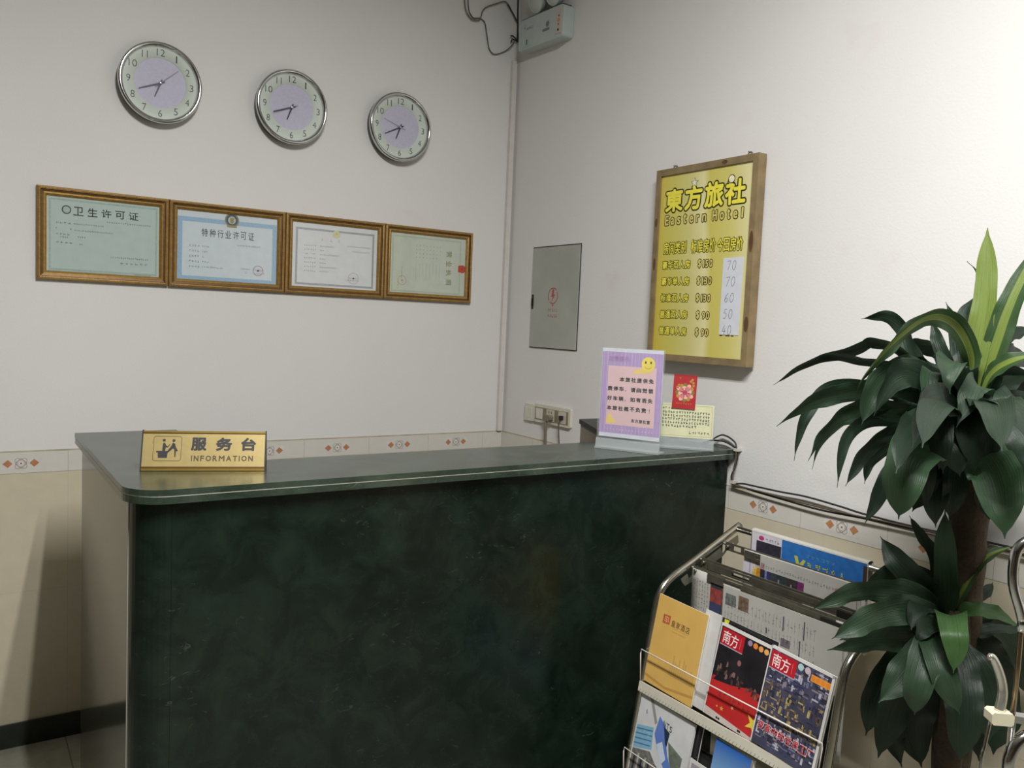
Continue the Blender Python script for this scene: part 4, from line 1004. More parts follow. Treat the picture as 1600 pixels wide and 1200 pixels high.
b.star(.1360, .0360, .0240, z+.0003, STY, rot=1.2, inner=.38); b.star(.048, .0300, .0060, z+.0003, mat('star_gold', (220, 170, 60), rough=.45), .5); b.star(.075, .0440, .0050, z+.0003, mat('star_pale', (230, 170, 130), rough=.45), 1); b.star(.034, .0300, .003, z+.0003, STY)
for x in (.040, .046, .102, .106): b.disc(x, .0060, .0028, z+.0004, SI, 8)
b.build('print', c)
# factory cover
t, c = booklet('magazine', 'magazine with blue and gold factory picture at the near rack end', 'magazine', magm(.3480, -.2010, .0085, -3.8), .1560, .2090, .008, mat('cover_indigo', (70, 70, 90), rough=.35, var=.25, scale=30), None, GM2)
b = MB(); z = .0082
b.rect(.0, 0, .0028, .209, z+.0004, WHI); b.rect(0, .2035, .156, .2090, z+.0004, WHI); b.rect(.1500, .0, .156, .209, z+.0004, WHI)
PAL = [(62, 64, 100), (48, 50, 78), (110, 112, 140), (158, 138, 92), (180, 162, 104), (104, 88, 68), (140, 126, 132), (44, 42, 54), (182, 180, 190), (92, 74, 70)]
for i in range(520):
    x = rng.uniform(.004, .146); y = rng.uniform(.006, .196)
    r_ = rng.random()
    if .055 < y < .135: cc = PAL[rng.choice((3, 4, 5, 0, 1, 3, 9, 7))]
    elif y < .045: cc = PAL[rng.choice((0, 1, 8, 7, 2, 6))]
    else: cc = PAL[rng.choice((0, 1, 2, 6, 8, 7))]
    ww, hh = (rng.uniform(.002, .006), rng.uniform(.005, .014)) if r_ < .6 else (rng.uniform(.006, .018), rng.uniform(.0015, .004))
    b.rect(x, y, min(.1498, x+ww), y+hh, z+.00002+i*.0000005, mat('factory_%d_%d' % cc[:2], cc, rough=.5, var=.1))
masthead(b, .0050, .2010, .0640, z+.0006)
for i, cc in enumerate(((170, 200, 200), (200, 180, 190))): b.disc(.0780+i*.0170, .1940, .0070, z+.0006, mat('badge_%d_%d_%d' % cc, cc, rough=.5), 12)
b.rect(.105, .178, .150, .192, z+.0006, mat('cover_orange', (226, 152, 60), rough=.5))
for i in range(4): b.disc(.1100+i*.0115, .1850, .0050, z+.0007, mat('badge_226_132_50', (226, 132, 50), rough=.5), 10)
for i, ch in enumerate('变革中的世界工厂'):
    x = .0095+i*.0175; y = .0340
    b.text(ch, x-.0012, y-.0012, x+.0167, y+.0182, z+.0006, mat('title_white', (226, 214, 214), rough=.5), .06); b.text(ch, x, y, x+.0155, y+.0170, z+.0009, mat('title_red', (188, 36, 50), rough=.45), .028)
b.build('print', c)
# lower tray
t, c = booklet('magazine', 'white travel magazine with blue diagonal picture in the lower tray', 'magazine', magm(.0060, -.4460, .001, -2.0), .1780, .2140, .007, mat('cover_offwhite', (206, 206, 206), rough=.35), None, GM2)
b = MB(); z = .0072; y0 = .4460
SKY = mat('cover_sky', (126, 176, 206), rough=.4); SEA = mat('cover_blue', (96, 126, 196), rough=.4); 
b.poly([(.004, .136), (.058, .152), (.064, .100), (.004, .080)], z, SKY)
for i in range(4): b.poly([(.004, .090+i*.012), (.058, .105+i*.012), (.058, .108+i*.012), (.004, .093+i*.012)], z+.0001, mat('cover_slats', (84, 116, 140), rough=.4))
b.poly([(.070, .186), (.092, .172), (.098, .150), (.116, .110), (.150, .064), (.150, .036), (.118, .070), (.080, .112), (.064, .140)], z+.0001, SEA)
b.poly([(.076, .120), (.092, .134), (.112, .100), (.100, .082)], z+.0002, mat('cover_pale_shape', (200, 210, 226), rough=.4))  # pale shape in the cover picture
b.poly([(.0880, .170), (.110, .162), (.108, .128), (.102, .132)], z+.0002, mat('cover_navy', (38, 54, 74), rough=.4))
b.poly([(.110, .142), (.160, .126), (.158, .070), (.145, .068), (.122, .104)], z, mat('cover_hill', (104, 114, 100), rough=.5, var=.3, scale=80))
b.poly([(.004, .078), (.060, .094), (.100, .060), (.140, .02), (.14, 0), (.004, 0)], z, mat('cover_stone', (108, 106, 102), rough=.5, var=.4, scale=90))
for i in range(7): b.rect(.012+i*.012, .012, .018+i*.012, .055+rng.uniform(0, .02), z+.0001, mat('cover_column', (172, 170, 164), rough=.5) if i % 2 else mat('cover_dark_bar', (50, 52, 56), rough=.5))  # pale and dark upright bars of the cover picture
b.poly([(.030, .213), (.040, .213), (.066, .168), (.060, .160)], z, mat('cover_fold', (150, 146, 138), rough=.5))
for i, ch in enumerate('NTS'): b.text(ch, .0850+i*.0105, .1690-i*.002, .0935+i*.0105, .1830-i*.002, z+.0003, SI, .0)
b.scrib(.022, .172, .034, .012, z, mat('cover_greytext', (120, 120, 124), rough=.5), rng, 1, .0014); b.scrib(.012, .122, .052, .012, z+.0001, mat('cover_paletext', (150, 196, 214), rough=.5), rng, 3, .0018)
b.build('print', c)
t, c = booklet('magazine', 'dark thin magazine standing edge-on beside the white travel magazine', 'magazine', magm(.1740, -.4460, -.0080, -2.0), .0250, .2120, .005, mat('cover_black', (34, 33, 36), rough=.3), None, GM2)
t, c = booklet('brochure', 'low white brochure in the middle of the lower tray', 'brochure', magm(.1880, -.4460, .0015, -1.5), .0850, .1330, .004, mat('brochure_white', (206, 204, 200), rough=.5))
b = MB(); b.rect(.006, .01, .08, .125, .0042, mat('brochure_grey', (150, 142, 148), rough=.6, var=.2, scale=90)); b.build('print', c)
GRB = bpy.data.materials.new('blue_fade_cover'); GRB.use_nodes = True
nt = GRB.node_tree; bs = nt.nodes['Principled BSDF']; bs.inputs['Roughness'].default_value = .4
tc = nt.nodes.new('ShaderNodeTexCoord'); sx = nt.nodes.new('ShaderNodeSeparateXYZ'); nt.links.new(tc.outputs['Object'], sx.inputs[0])
cr = nt.nodes.new('ShaderNodeValToRGB'); mr = nt.nodes.new('ShaderNodeMapRange'); mr.inputs['From Min'].default_value = .10; mr.inputs['From Max'].default_value = .207
nt.links.new(sx.outputs['Y'], mr.inputs['Value']); nt.links.new(mr.outputs['Result'], cr.inputs['Fac'])
cr.color_ramp.elements[0].color = lin((150, 190, 214)); cr.color_ramp.elements[1].color = lin((40, 96, 176))
nt.links.new(cr.outputs['Color'], bs.inputs['Base Color'])
t, c = booklet('book', 'blue fading covered book in the lower tray', 'book', magm(.2480, -.4460, -.0010, -2.2), .1040, .2080, .010, GRB)
b = MB(); b.scrib(.080, .160, .088, .030, .0102, mat('cover_faintred', (150, 110, 150), rough=.5), rng, 1, .0012); b.rect(.1000, 0, .104, .208, .0103, mat('cover_ochre', (150, 136, 100), rough=.5)); b.build('print', c)

# ================================================================== potted plant
LEAVES = [  # includes extra crown leaves added to block lamp light from the wall
(0,2,0.0436,[(-0.304,-2.058,1.257),(-0.298,-2.055,1.341),(-0.283,-2.055,1.448),(-0.269,-2.041,1.574)],(-0.29,0.96,-0.02)),
(0,3,0.046,[(-0.296,-2.064,1.252),(-0.289,-2.084,1.354),(-0.275,-2.098,1.435),(-0.245,-2.121,1.537)],(-0.18,0.95,0.24)),
(0,3,0.0373,[(-0.312,-2.053,1.251),(-0.326,-2.061,1.329),(-0.381,-2.055,1.388),(-0.449,-2.045,1.399),(-0.526,-2.033,1.358),(-0.589,-2.02,1.296),(-0.605,-2.013,1.254)],(0.24,0.36,-0.9)),
(0,0,0.0394,[(-0.304,-2.036,1.231),(-0.333,-1.96,1.316),(-0.327,-1.923,1.38),(-0.338,-1.889,1.403),(-0.359,-1.852,1.396)],(0.1,0.77,-0.63)),
(0,0,0.0334,[(-0.309,-2.032,1.242),(-0.355,-1.957,1.328),(-0.384,-1.9,1.35),(-0.401,-1.877,1.336),(-0.466,-1.824,1.309),(-0.524,-1.778,1.256)],(0.66,0.35,-0.67)),
(0,0,0.0348,[(-0.309,-2.033,1.23),(-0.371,-1.949,1.303),(-0.414,-1.895,1.314),(-0.462,-1.849,1.321),(-0.499,-1.827,1.3)],(0.55,0.61,-0.57)),
(0,1,0.0633,[(-0.334,-2.04,1.232),(-0.432,-2.017,1.296),(-0.509,-2.014,1.292),(-0.552,-2.012,1.261),(-0.567,-2.006,1.206)],(0.26,-0.18,-0.95)),
(0,1,0.0466,[(-0.334,-2.041,1.226),(-0.423,-1.977,1.275),(-0.49,-1.933,1.258),(-0.542,-1.888,1.238),(-0.593,-1.847,1.184)],(0.44,0.23,-0.87)),
(0,0,0.0288,[(-0.334,-2.041,1.22),(-0.406,-1.941,1.259),(-0.478,-1.88,1.261),(-0.518,-1.858,1.209),(-0.534,-1.852,1.153),(-0.54,-1.852,1.116)],(0.72,-0.48,-0.5)),
(0,1,0.0483,[(-0.334,-2.042,1.208),(-0.442,-1.992,1.223),(-0.524,-1.961,1.227),(-0.574,-1.943,1.194),(-0.603,-1.929,1.132)],(0.28,0.2,-0.94)),
(0,0,0.0226,[(-0.334,-2.043,1.202),(-0.415,-1.951,1.211),(-0.467,-1.905,1.201),(-0.497,-1.877,1.155),(-0.511,-1.872,1.101)],(0.54,-0.05,-0.84)),
(0,0,0.0293,[(-0.329,-2.046,1.196),(-0.452,-1.999,1.212),(-0.529,-1.984,1.207),(-0.567,-1.974,1.166),(-0.577,-1.974,1.09)],(0.33,-0.17,-0.93)),
(0,0,0.0326,[(-0.329,-2.047,1.184),(-0.413,-2.002,1.193),(-0.464,-1.982,1.176),(-0.504,-1.97,1.138),(-0.529,-1.958,1.086)],(0.42,-0.28,-0.86)),
(0,0,0.0275,[(-0.309,-2.037,1.176),(-0.385,-1.987,1.172),(-0.42,-1.965,1.152),(-0.447,-1.95,1.121),(-0.455,-1.948,1.083)],(0.43,-0.4,-0.81)),
(0,5,0.0888,[(-0.344,-2.062,1.175),(-0.469,-2.075,1.18),(-0.585,-2.107,1.169),(-0.622,-2.122,1.129),(-0.609,-2.112,1.066)],(0.41,-0.71,-0.57)),
(0,0,0.0371,[(-0.309,-2.038,1.164),(-0.375,-1.995,1.155),(-0.436,-1.983,1.102),(-0.458,-1.973,1.047),(-0.474,-1.966,1.01)],(0.56,-0.61,-0.56)),
(0,5,0.0849,[(-0.337,-2.067,1.176),(-0.397,-2.124,1.169),(-0.425,-2.169,1.134),(-0.468,-2.205,1.086),(-0.465,-2.21,1.042)],(0.54,-0.79,0.3)),
(0,0,0.0388,[(-0.299,-2.063,1.234),(-0.243,-2.056,1.329),(-0.181,-2.058,1.374),(-0.113,-2.078,1.393)],(0.02,0.96,0.29)),
(0,3,0.0392,[(-0.299,-2.064,1.222),(-0.3,-2.082,1.295),(-0.302,-2.114,1.325),(-0.286,-2.159,1.344)],(0.45,0.53,0.71)),
(0,0,0.045,[(-0.299,-2.065,1.216),(-0.233,-2.068,1.269),(-0.181,-2.077,1.294),(-0.13,-2.098,1.308)],(0.1,0.9,0.41)),
(0,1,0.0608,[(-0.339,-2.06,1.234),(-0.421,-2.083,1.315),(-0.48,-2.103,1.323),(-0.51,-2.121,1.298),(-0.508,-2.125,1.271)],(0.43,-0.81,-0.41)),
(0,1,0.0356,[(-0.344,-2.058,1.222),(-0.43,-2.054,1.298),(-0.471,-2.064,1.293),(-0.487,-2.081,1.251),(-0.476,-2.092,1.21)],(0.63,-0.69,-0.36)),
(0,1,0.0466,[(-0.325,-2.071,1.223),(-0.396,-2.115,1.275),(-0.434,-2.125,1.285),(-0.467,-2.13,1.249),(-0.48,-2.125,1.214)],(0.38,-0.64,-0.67)),
(0,1,0.0269,[(-0.304,-2.062,1.209),(-0.399,-2.115,1.253),(-0.403,-2.136,1.257),(-0.398,-2.166,1.238)],(0.72,-0.17,0.67)),
(0,0,0.0361,[(-0.272,-2.032,1.254),(-0.26,-2.007,1.351),(-0.235,-1.994,1.414),(-0.205,-1.998,1.452)],(-0.18,0.98,0.02)),
(0,0,0.0334,[(-0.276,-2.029,1.254),(-0.259,-1.993,1.375),(-0.248,-1.973,1.413),(-0.246,-1.96,1.436)],(-0.03,0.88,-0.47)),
(0,0,0.0297,[(-0.269,-2.022,1.253),(-0.275,-1.974,1.343),(-0.263,-1.954,1.374),(-0.26,-1.942,1.399)],(-0.14,0.88,-0.45)),
(0,1,0.0359,[(-0.344,-2.057,1.234),(-0.441,-2.04,1.234),(-0.498,-2.027,1.225),(-0.547,-2.019,1.221)],(0.18,0.32,-0.93)),
(0,0,0.0107,[(-0.289,-2.035,1.218),(-0.222,-2.028,1.402),(-0.203,-1.996,1.491),(-0.211,-1.977,1.518)],(-0.08,0.92,-0.4)),
(0,0,0.0723,[(-0.304,-2.062,1.209),(-0.317,-2.111,1.239),(-0.32,-2.147,1.22),(-0.323,-2.175,1.157)],(0.68,-0.6,0.41)),
(0,0,0.0658,[(-0.304,-2.062,1.209),(-0.255,-2.093,1.236),(-0.215,-2.119,1.238),(-0.185,-2.143,1.192)],(0.5,-0.07,0.86)),
(0,0,0.0554,[(-0.309,-2.061,1.185),(-0.286,-2.101,1.178),(-0.278,-2.135,1.136),(-0.279,-2.152,1.069)],(0.64,-0.68,0.35)),
(0,0,0.0672,[(-0.309,-2.059,1.209),(-0.228,-2.047,1.28),(-0.144,-2.057,1.255),(-0.075,-2.071,1.204)],(0.4,-0.24,0.88)),
(0,0,0.0511,[(-0.309,-2.059,1.209),(-0.423,-2.076,1.238),(-0.482,-2.098,1.23),(-0.502,-2.112,1.189),(-0.489,-2.114,1.134)],(0.53,-0.81,-0.26)),
(0,0,0.0549,[(-0.312,-2.058,1.197),(-0.395,-2.096,1.228),(-0.442,-2.126,1.216),(-0.447,-2.138,1.179),(-0.443,-2.144,1.142)],(0.51,-0.84,0.18)),
(0,0,0.0638,[(-0.319,-2.052,1.209),(-0.345,-1.998,1.215),(-0.351,-1.972,1.187),(-0.355,-1.962,1.136)],(0.64,-0.66,-0.39)),
(0,0,0.0422,[(-0.319,-2.053,1.197),(-0.403,-2.057,1.2),(-0.452,-2.062,1.18),(-0.465,-2.07,1.125),(-0.452,-2.072,1.067)],(0.6,-0.71,-0.37)),
(0,0,0.0572,[(-0.289,-2.039,1.169),(-0.223,-2.049,1.155),(-0.182,-2.057,1.104),(-0.166,-2.073,1.042)],(0.63,-0.64,0.45)),
(0,0,0.0572,[(-0.284,-2.043,1.17),(-0.295,-2.003,1.127),(-0.307,-1.977,1.06),(-0.313,-1.964,1.02)],(0.62,-0.7,-0.36)),
(0,0,0.0519,[(-0.279,-2.046,1.17),(-0.31,-2.094,1.214),(-0.324,-2.136,1.185),(-0.335,-2.157,1.12)],(0.63,-0.71,0.31)),
(0,0,0.0572,[(-0.284,-2.039,1.218),(-0.17,-2.034,1.316),(-0.086,-2.029,1.33),(-0.015,-2.043,1.298)],(0.13,0.41,0.9)),
(0,0,0.0575,[(-0.289,-2.034,1.23),(-0.244,-1.971,1.324),(-0.238,-1.913,1.347),(-0.254,-1.869,1.318)],(0.59,0.01,-0.8)),
(0,0,0.0578,[(-0.279,-2.031,1.205),(-0.276,-1.954,1.272),(-0.26,-1.906,1.255),(-0.275,-1.876,1.212)],(0.67,-0.46,-0.58)),
(0,0,0.0469,[(-0.316,-2.058,1.161),(-0.374,-2.056,1.152),(-0.4,-2.068,1.097),(-0.394,-2.076,1.051)],(0.62,-0.78,0.03)),
(0,0,0.0428,[(-0.312,-2.061,1.161),(-0.31,-2.088,1.142),(-0.316,-2.1,1.097),(-0.326,-2.098,1.05)],(0.59,-0.81,-0.01)),
(0,0,0.0478,[(-0.316,-2.057,1.173),(-0.374,-2.057,1.14),(-0.421,-2.052,1.116),(-0.427,-2.053,1.061)],(0.59,-0.68,-0.43)),
(0,0,0.0513,[(-0.316,-2.058,1.161),(-0.394,-2.058,1.124),(-0.423,-2.066,1.075),(-0.421,-2.072,1.024)],(0.62,-0.78,-0.06)),
(0,0,0.0463,[(-0.335,-2.07,1.164),(-0.39,-2.085,1.122),(-0.404,-2.09,1.09),(-0.402,-2.084,1.04)],(0.6,-0.8,-0.1)),
(0,0,0.0532,[(-0.33,-2.073,1.164),(-0.35,-2.11,1.13),(-0.35,-2.126,1.093),(-0.342,-2.124,1.043)],(0.6,-0.78,0.17)),
(0,0,0.0577,[(-0.354,-2.064,1.211),(-0.453,-2.086,1.183),(-0.464,-2.115,1.171),(-0.455,-2.125,1.128)],(0.6,-0.66,0.45)),
(0,0,0.0589,[(-0.335,-2.077,1.212),(-0.348,-2.13,1.196),(-0.35,-2.155,1.177),(-0.346,-2.163,1.111)],(0.58,-0.76,0.3)),
(0,0,0.0576,[(-0.324,-2.047,1.232),(-0.354,-1.999,1.276),(-0.384,-1.981,1.245),(-0.41,-1.97,1.177)],(0.61,-0.6,-0.52)),
(0,0,0.0568,[(-0.294,-2.03,1.242),(-0.312,-1.987,1.312),(-0.316,-1.962,1.298),(-0.317,-1.955,1.235)],(0.67,-0.67,-0.32)),
(0,0,0.0568,[(-0.279,-2.04,1.243),(-0.212,-2.056,1.293),(-0.15,-2.076,1.269),(-0.114,-2.096,1.183)],(0.52,-0.54,0.66)),
(0,0,0.0523,[(-0.289,-2.046,1.231),(-0.31,-2.089,1.266),(-0.327,-2.115,1.257),(-0.333,-2.127,1.207)],(0.63,-0.74,0.24)),
(0,0,0.0603,[(-0.284,-2.016,1.203),(-0.268,-1.941,1.219),(-0.253,-1.894,1.174),(-0.251,-1.879,1.091)],(0.67,-0.7,-0.25)),
(0,0,0.0603,[(-0.243,-2.043,1.205),(-0.14,-2.027,1.213),(-0.055,-2.029,1.158),(-0.023,-2.033,1.076)],(0.57,-0.64,0.51)),
(0,0,0.0592,[(-0.369,-2.076,1.236),(-0.531,-2.123,1.261),(-0.644,-2.156,1.251),(-0.705,-2.181,1.198)],(0.41,-0.28,-0.87)),
(0,0,0.0592,[(-0.36,-2.083,1.237),(-0.452,-2.176,1.26),(-0.513,-2.244,1.248),(-0.543,-2.29,1.188)],(0.76,-0.65,0.07)),
(0,0,0.0884,[(-0.316,-2.056,1.185),(-0.349,-2.041,1.234),(-0.365,-2.039,1.227),(-0.367,-2.044,1.176)],(0.9,-0.36,-0.26)),
(0,0,0.0884,[(-0.316,-2.056,1.185),(-0.377,-2.056,1.226),(-0.416,-2.067,1.2),(-0.429,-2.073,1.13)],(0.85,-0.35,-0.4)),
(0,0,0.0633,[(-0.316,-2.056,1.185),(-0.319,-2.083,1.25),(-0.322,-2.11,1.234),(-0.323,-2.122,1.175)],(0.86,-0.47,0.2)),
(0,0,0.0633,[(-0.316,-2.056,1.185),(-0.362,-2.093,1.23),(-0.396,-2.129,1.209),(-0.4,-2.146,1.146)],(0.72,-0.68,0.12)),
(0,0,0.0612,[(-0.316,-2.055,1.197),(-0.497,-2.11,1.256),(-0.634,-2.163,1.252),(-0.731,-2.211,1.204)],(0.43,-0.69,-0.58)),
(0,0,0.0633,[(-0.312,-2.058,1.197),(-0.439,-2.149,1.259),(-0.549,-2.22,1.251),(-0.635,-2.275,1.204)],(0.51,-0.85,0.12)),
(0,0,0.0594,[(-0.319,-2.054,1.185),(-0.49,-2.081,1.218),(-0.617,-2.118,1.205),(-0.687,-2.148,1.153)],(0.43,-0.63,-0.65)),
(0,0,0.0607,[(-0.299,-2.042,1.207),(-0.441,-2.035,1.291),(-0.54,-2.041,1.292),(-0.605,-2.052,1.228)],(0.37,-0.22,-0.9)),
(1,0,0.0512,[(-0.356,-2.059,0.85),(-0.404,-2.045,0.908),(-0.434,-2.023,0.942),(-0.434,-1.996,0.965),(-0.431,-1.973,0.986)],(-0.28,0.65,-0.71)),
(1,0,0.025,[(-0.334,-2.05,0.85),(-0.343,-2.035,0.946),(-0.363,-2.018,0.987),(-0.385,-2,1.027)],(-0.29,0.81,-0.5)),
(1,1,0.0456,[(-0.356,-2.059,0.856),(-0.422,-2.047,0.893),(-0.5,-2.029,0.912),(-0.573,-2.005,0.905),(-0.626,-1.972,0.874)],(-0.04,0.16,-0.99)),
(1,1,0.0539,[(-0.356,-2.06,0.844),(-0.453,-2.052,0.873),(-0.521,-2.043,0.874),(-0.579,-2.029,0.856),(-0.612,-2.009,0.832)],(0.07,-0.29,-0.95)),
(1,1,0.0433,[(-0.354,-2.063,0.821),(-0.434,-2.046,0.811),(-0.511,-2.019,0.815),(-0.585,-1.983,0.797)],(0.08,-0.04,-1)),
(1,4,0.0519,[(-0.344,-2.068,0.845),(-0.439,-2.121,0.881),(-0.485,-2.151,0.873),(-0.493,-2.161,0.845),(-0.496,-2.162,0.805)],(0.54,-0.83,0.11)),
(1,1,0.0656,[(-0.351,-2.065,0.821),(-0.422,-2.078,0.808),(-0.48,-2.078,0.784),(-0.512,-2.071,0.753),(-0.536,-2.058,0.72)],(0.36,-0.65,-0.67)),
(1,1,0.0599,[(-0.37,-2.076,0.822),(-0.468,-2.106,0.827),(-0.511,-2.116,0.799),(-0.528,-2.12,0.764),(-0.521,-2.116,0.719)],(0.5,-0.8,-0.31)),
(1,1,0.0562,[(-0.368,-2.077,0.828),(-0.462,-2.11,0.838),(-0.494,-2.139,0.809),(-0.493,-2.155,0.776),(-0.477,-2.169,0.733)],(0.71,-0.69,0.14)),
(1,4,0.0329,[(-0.338,-2.072,0.839),(-0.354,-2.106,0.871),(-0.343,-2.137,0.879),(-0.294,-2.172,0.853)],(0.67,0.45,0.59)),
(1,0,0.0262,[(-0.338,-2.074,0.821),(-0.306,-2.095,0.817),(-0.266,-2.121,0.827),(-0.227,-2.148,0.827)],(0.42,0.74,0.53)),
(1,1,0.0422,[(-0.346,-2.067,0.839),(-0.365,-2.072,0.904),(-0.397,-2.08,0.982),(-0.397,-2.073,1.057)],(-0.33,0.94,-0.06)),
(1,3,0.0245,[(-0.336,-2.072,0.857),(-0.338,-2.09,0.911),(-0.306,-2.106,0.964),(-0.262,-2.134,0.989)],(0.19,0.92,0.34)),
(1,0,0.0639,[(-0.351,-2.065,0.815),(-0.396,-2.041,0.753),(-0.421,-2.019,0.664),(-0.436,-2.006,0.568)],(0.68,-0.68,-0.27)),
(1,0,0.0558,[(-0.326,-2.06,0.796),(-0.368,-2.018,0.676),(-0.394,-2.006,0.614),(-0.379,-2.022,0.541)],(0.7,-0.71,-0.03)),
(1,0,0.0618,[(-0.346,-2.069,0.809),(-0.357,-2.113,0.784),(-0.348,-2.147,0.725),(-0.344,-2.157,0.645)],(0.71,-0.65,0.27)),
(1,0,0.0714,[(-0.311,-2.056,0.811),(-0.255,-2.084,0.779),(-0.215,-2.105,0.716),(-0.203,-2.119,0.643)],(0.69,-0.59,0.42)),
(1,0,0.0668,[(-0.311,-2.056,0.817),(-0.235,-2.07,0.821),(-0.173,-2.091,0.779),(-0.131,-2.114,0.702)],(0.66,-0.3,0.69)),
(1,0,0.0642,[(-0.306,-2.048,0.801),(-0.276,-2.063,0.725),(-0.246,-2.079,0.636),(-0.236,-2.093,0.55)],(0.71,-0.65,0.27)),
(1,0,0.0528,[(-0.308,-2.046,0.813),(-0.327,-2.022,0.808),(-0.343,-2.001,0.779),(-0.359,-1.995,0.729)],(0.6,-0.65,-0.46)),
(1,0,0.0267,[(-0.304,-2.046,0.838),(-0.224,-2.062,0.862),(-0.198,-2.065,0.878),(-0.181,-2.064,0.888)],(-0.08,0.97,0.23)),
(1,0,0.0428,[(-0.35,-2.064,0.845),(-0.4,-2.052,0.873),(-0.453,-2.064,0.874),(-0.478,-2.074,0.846)],(0.4,-0.72,-0.56)),
(1,0,0.0393,[(-0.375,-2.083,0.843),(-0.453,-2.09,0.858),(-0.482,-2.095,0.848),(-0.489,-2.092,0.832)],(0.45,-0.7,-0.56)),
(1,0,0.0651,[(-0.334,-2.05,0.85),(-0.366,-2.024,0.896),(-0.401,-1.999,0.909),(-0.422,-1.975,0.89),(-0.436,-1.956,0.855)],(0.04,-0.08,-1)),
(1,0,0.0594,[(-0.334,-2.05,0.844),(-0.356,-2.021,0.863),(-0.382,-1.993,0.852),(-0.399,-1.972,0.823)],(0.42,-0.33,-0.85)),
(1,0,0.0565,[(-0.334,-2.053,0.814),(-0.396,-2.011,0.81),(-0.452,-1.974,0.808),(-0.495,-1.947,0.787)],(0.03,-0.3,-0.95)),
(1,0,0.0821,[(-0.348,-2.067,0.815),(-0.367,-2.04,0.71),(-0.373,-2.031,0.632),(-0.348,-2.043,0.543)],(0.68,-0.73,0.09)),
(1,0,0.0805,[(-0.344,-2.07,0.815),(-0.287,-2.113,0.759),(-0.267,-2.133,0.688),(-0.275,-2.135,0.593)],(0.63,-0.76,0.14)),
(1,0,0.065,[(-0.321,-2.049,0.81),(-0.369,-1.988,0.728),(-0.382,-1.962,0.656),(-0.383,-1.945,0.571)],(0.62,-0.74,-0.26)),
(1,0,0.069,[(-0.344,-2.07,0.821),(-0.386,-2.119,0.757),(-0.401,-2.138,0.698),(-0.407,-2.141,0.618)],(0.61,-0.79,0.04)),
(1,0,0.075,[(-0.291,-2.046,0.804),(-0.178,-2.063,0.79),(-0.099,-2.084,0.737),(-0.057,-2.097,0.64)],(0.63,-0.47,0.62)),
]

base = Vector((-.305, -2.075, 0)); OB = Matrix.Translation(-base)
t = thing('potted_plant', 'tall corn plant with broad dark green leaves at the right wall', 'potted plant', tuple(base))
b = MB(); b.lathe([(0, .004), (.098, .004), (.104, 0), (.108, .012), (.122, .20), (.128, .255), (.137, .258), (.138, .285), (.130, .287), (.122, .270), (.118, .262), (0, .262)], mat('terracotta_pot', (110, 58, 42), rough=.5, var=.15), 40); b.build('pot', t)
b = MB(); b.lathe([(.1175, .264), (.08, .268), (0, .270)], mat('soil', (48, 38, 30), rough=.95, var=.4, scale=60, bump=.8, bscale=90), 30); b.build('soil', t)
BARK = mat('cane_bark', (66, 54, 41), rough=.85, var=.3, scale=40, bump=.6, bscale=120)
b = MB(OB)
cane = crom([(-.312, -2.080, .268), (-.312, -2.078, .50), (-.310, -2.074, .80), (-.306, -2.070, 1.05), (-.303, -2.066, 1.20)], 8)
b.tube(cane, [.034+.0020*math.sin(i*1.9) for i in range(len(cane))], BARK, 14); b.build('trunk', t)
b = MB(OB); b.tube(crom([(-.365, -2.100, .268), (-.362, -2.100, .50), (-.350, -2.092, .72), (-.330, -2.078, .86)], 6), .022, BARK, 12); b.build('shoot_stem', t)
GRN = [mat('leaf_dark', (36, 52, 38), rough=.44, var=.18, scale=18), mat('leaf_mid', (48, 68, 49), rough=.42, var=.15, scale=18), mat('leaf_yellow', (112, 130, 58), rough=.42, var=.12, scale=25), mat('leaf_green', (54, 78, 44), rough=.42, var=.14, scale=18), mat('leaf_fresh', (62, 92, 50), rough=.42, var=.14, scale=25), mat('leaf_light', (62, 90, 62), rough=.40, var=.16, scale=20)]
for m in GRN:
    nt = m.node_tree; bs = nt.nodes['Principled BSDF']; out = [n for n in nt.nodes if n.type == 'OUTPUT_MATERIAL'][0]
    tr = nt.nodes.new('ShaderNodeBsdfTranslucent'); nt.links.new(bs.inputs['Base Color'].links[0].from_socket, tr.inputs['Color'])
    mx = nt.nodes.new('ShaderNodeMixShader'); mx.inputs[0].default_value = .25
    nt.links.new(bs.outputs[0], mx.inputs[1]); nt.links.new(tr.outputs[0], mx.inputs[2]); nt.links.new(mx.outputs[0], out.inputs['Surface'])
    uv = nt.nodes.new('ShaderNodeTexCoord'); mp = nt.nodes.new('ShaderNodeMapping'); mp.inputs['Scale'].default_value = (9, 1.2, 1)
    nt.links.new(uv.outputs['UV'], mp.inputs['Vector'])
    ns = nt.nodes.new('ShaderNodeTexNoise'); ns.inputs['Scale'].default_value = 2.2; ns.inputs['Detail'].default_value = 5; nt.links.new(mp.outputs[0], ns.inputs['Vector'])
    bm_ = nt.nodes.new('ShaderNodeBump'); bm_.inputs['Strength'].default_value = .35; bm_.inputs['Distance'].default_value = .004
    nt.links.new(ns.outputs['Fac'], bm_.inputs['Height']); nt.links.new(bm_.outputs['Normal'], bs.inputs['Normal'])
    for n_ in nt.nodes:
        if n_.type == 'MAP_RANGE': nt.links.new(ns.outputs['Fac'], n_.inputs['Value'])
    bs.inputs['Specular IOR Level'].default_value = .4
rng = random.Random(31)
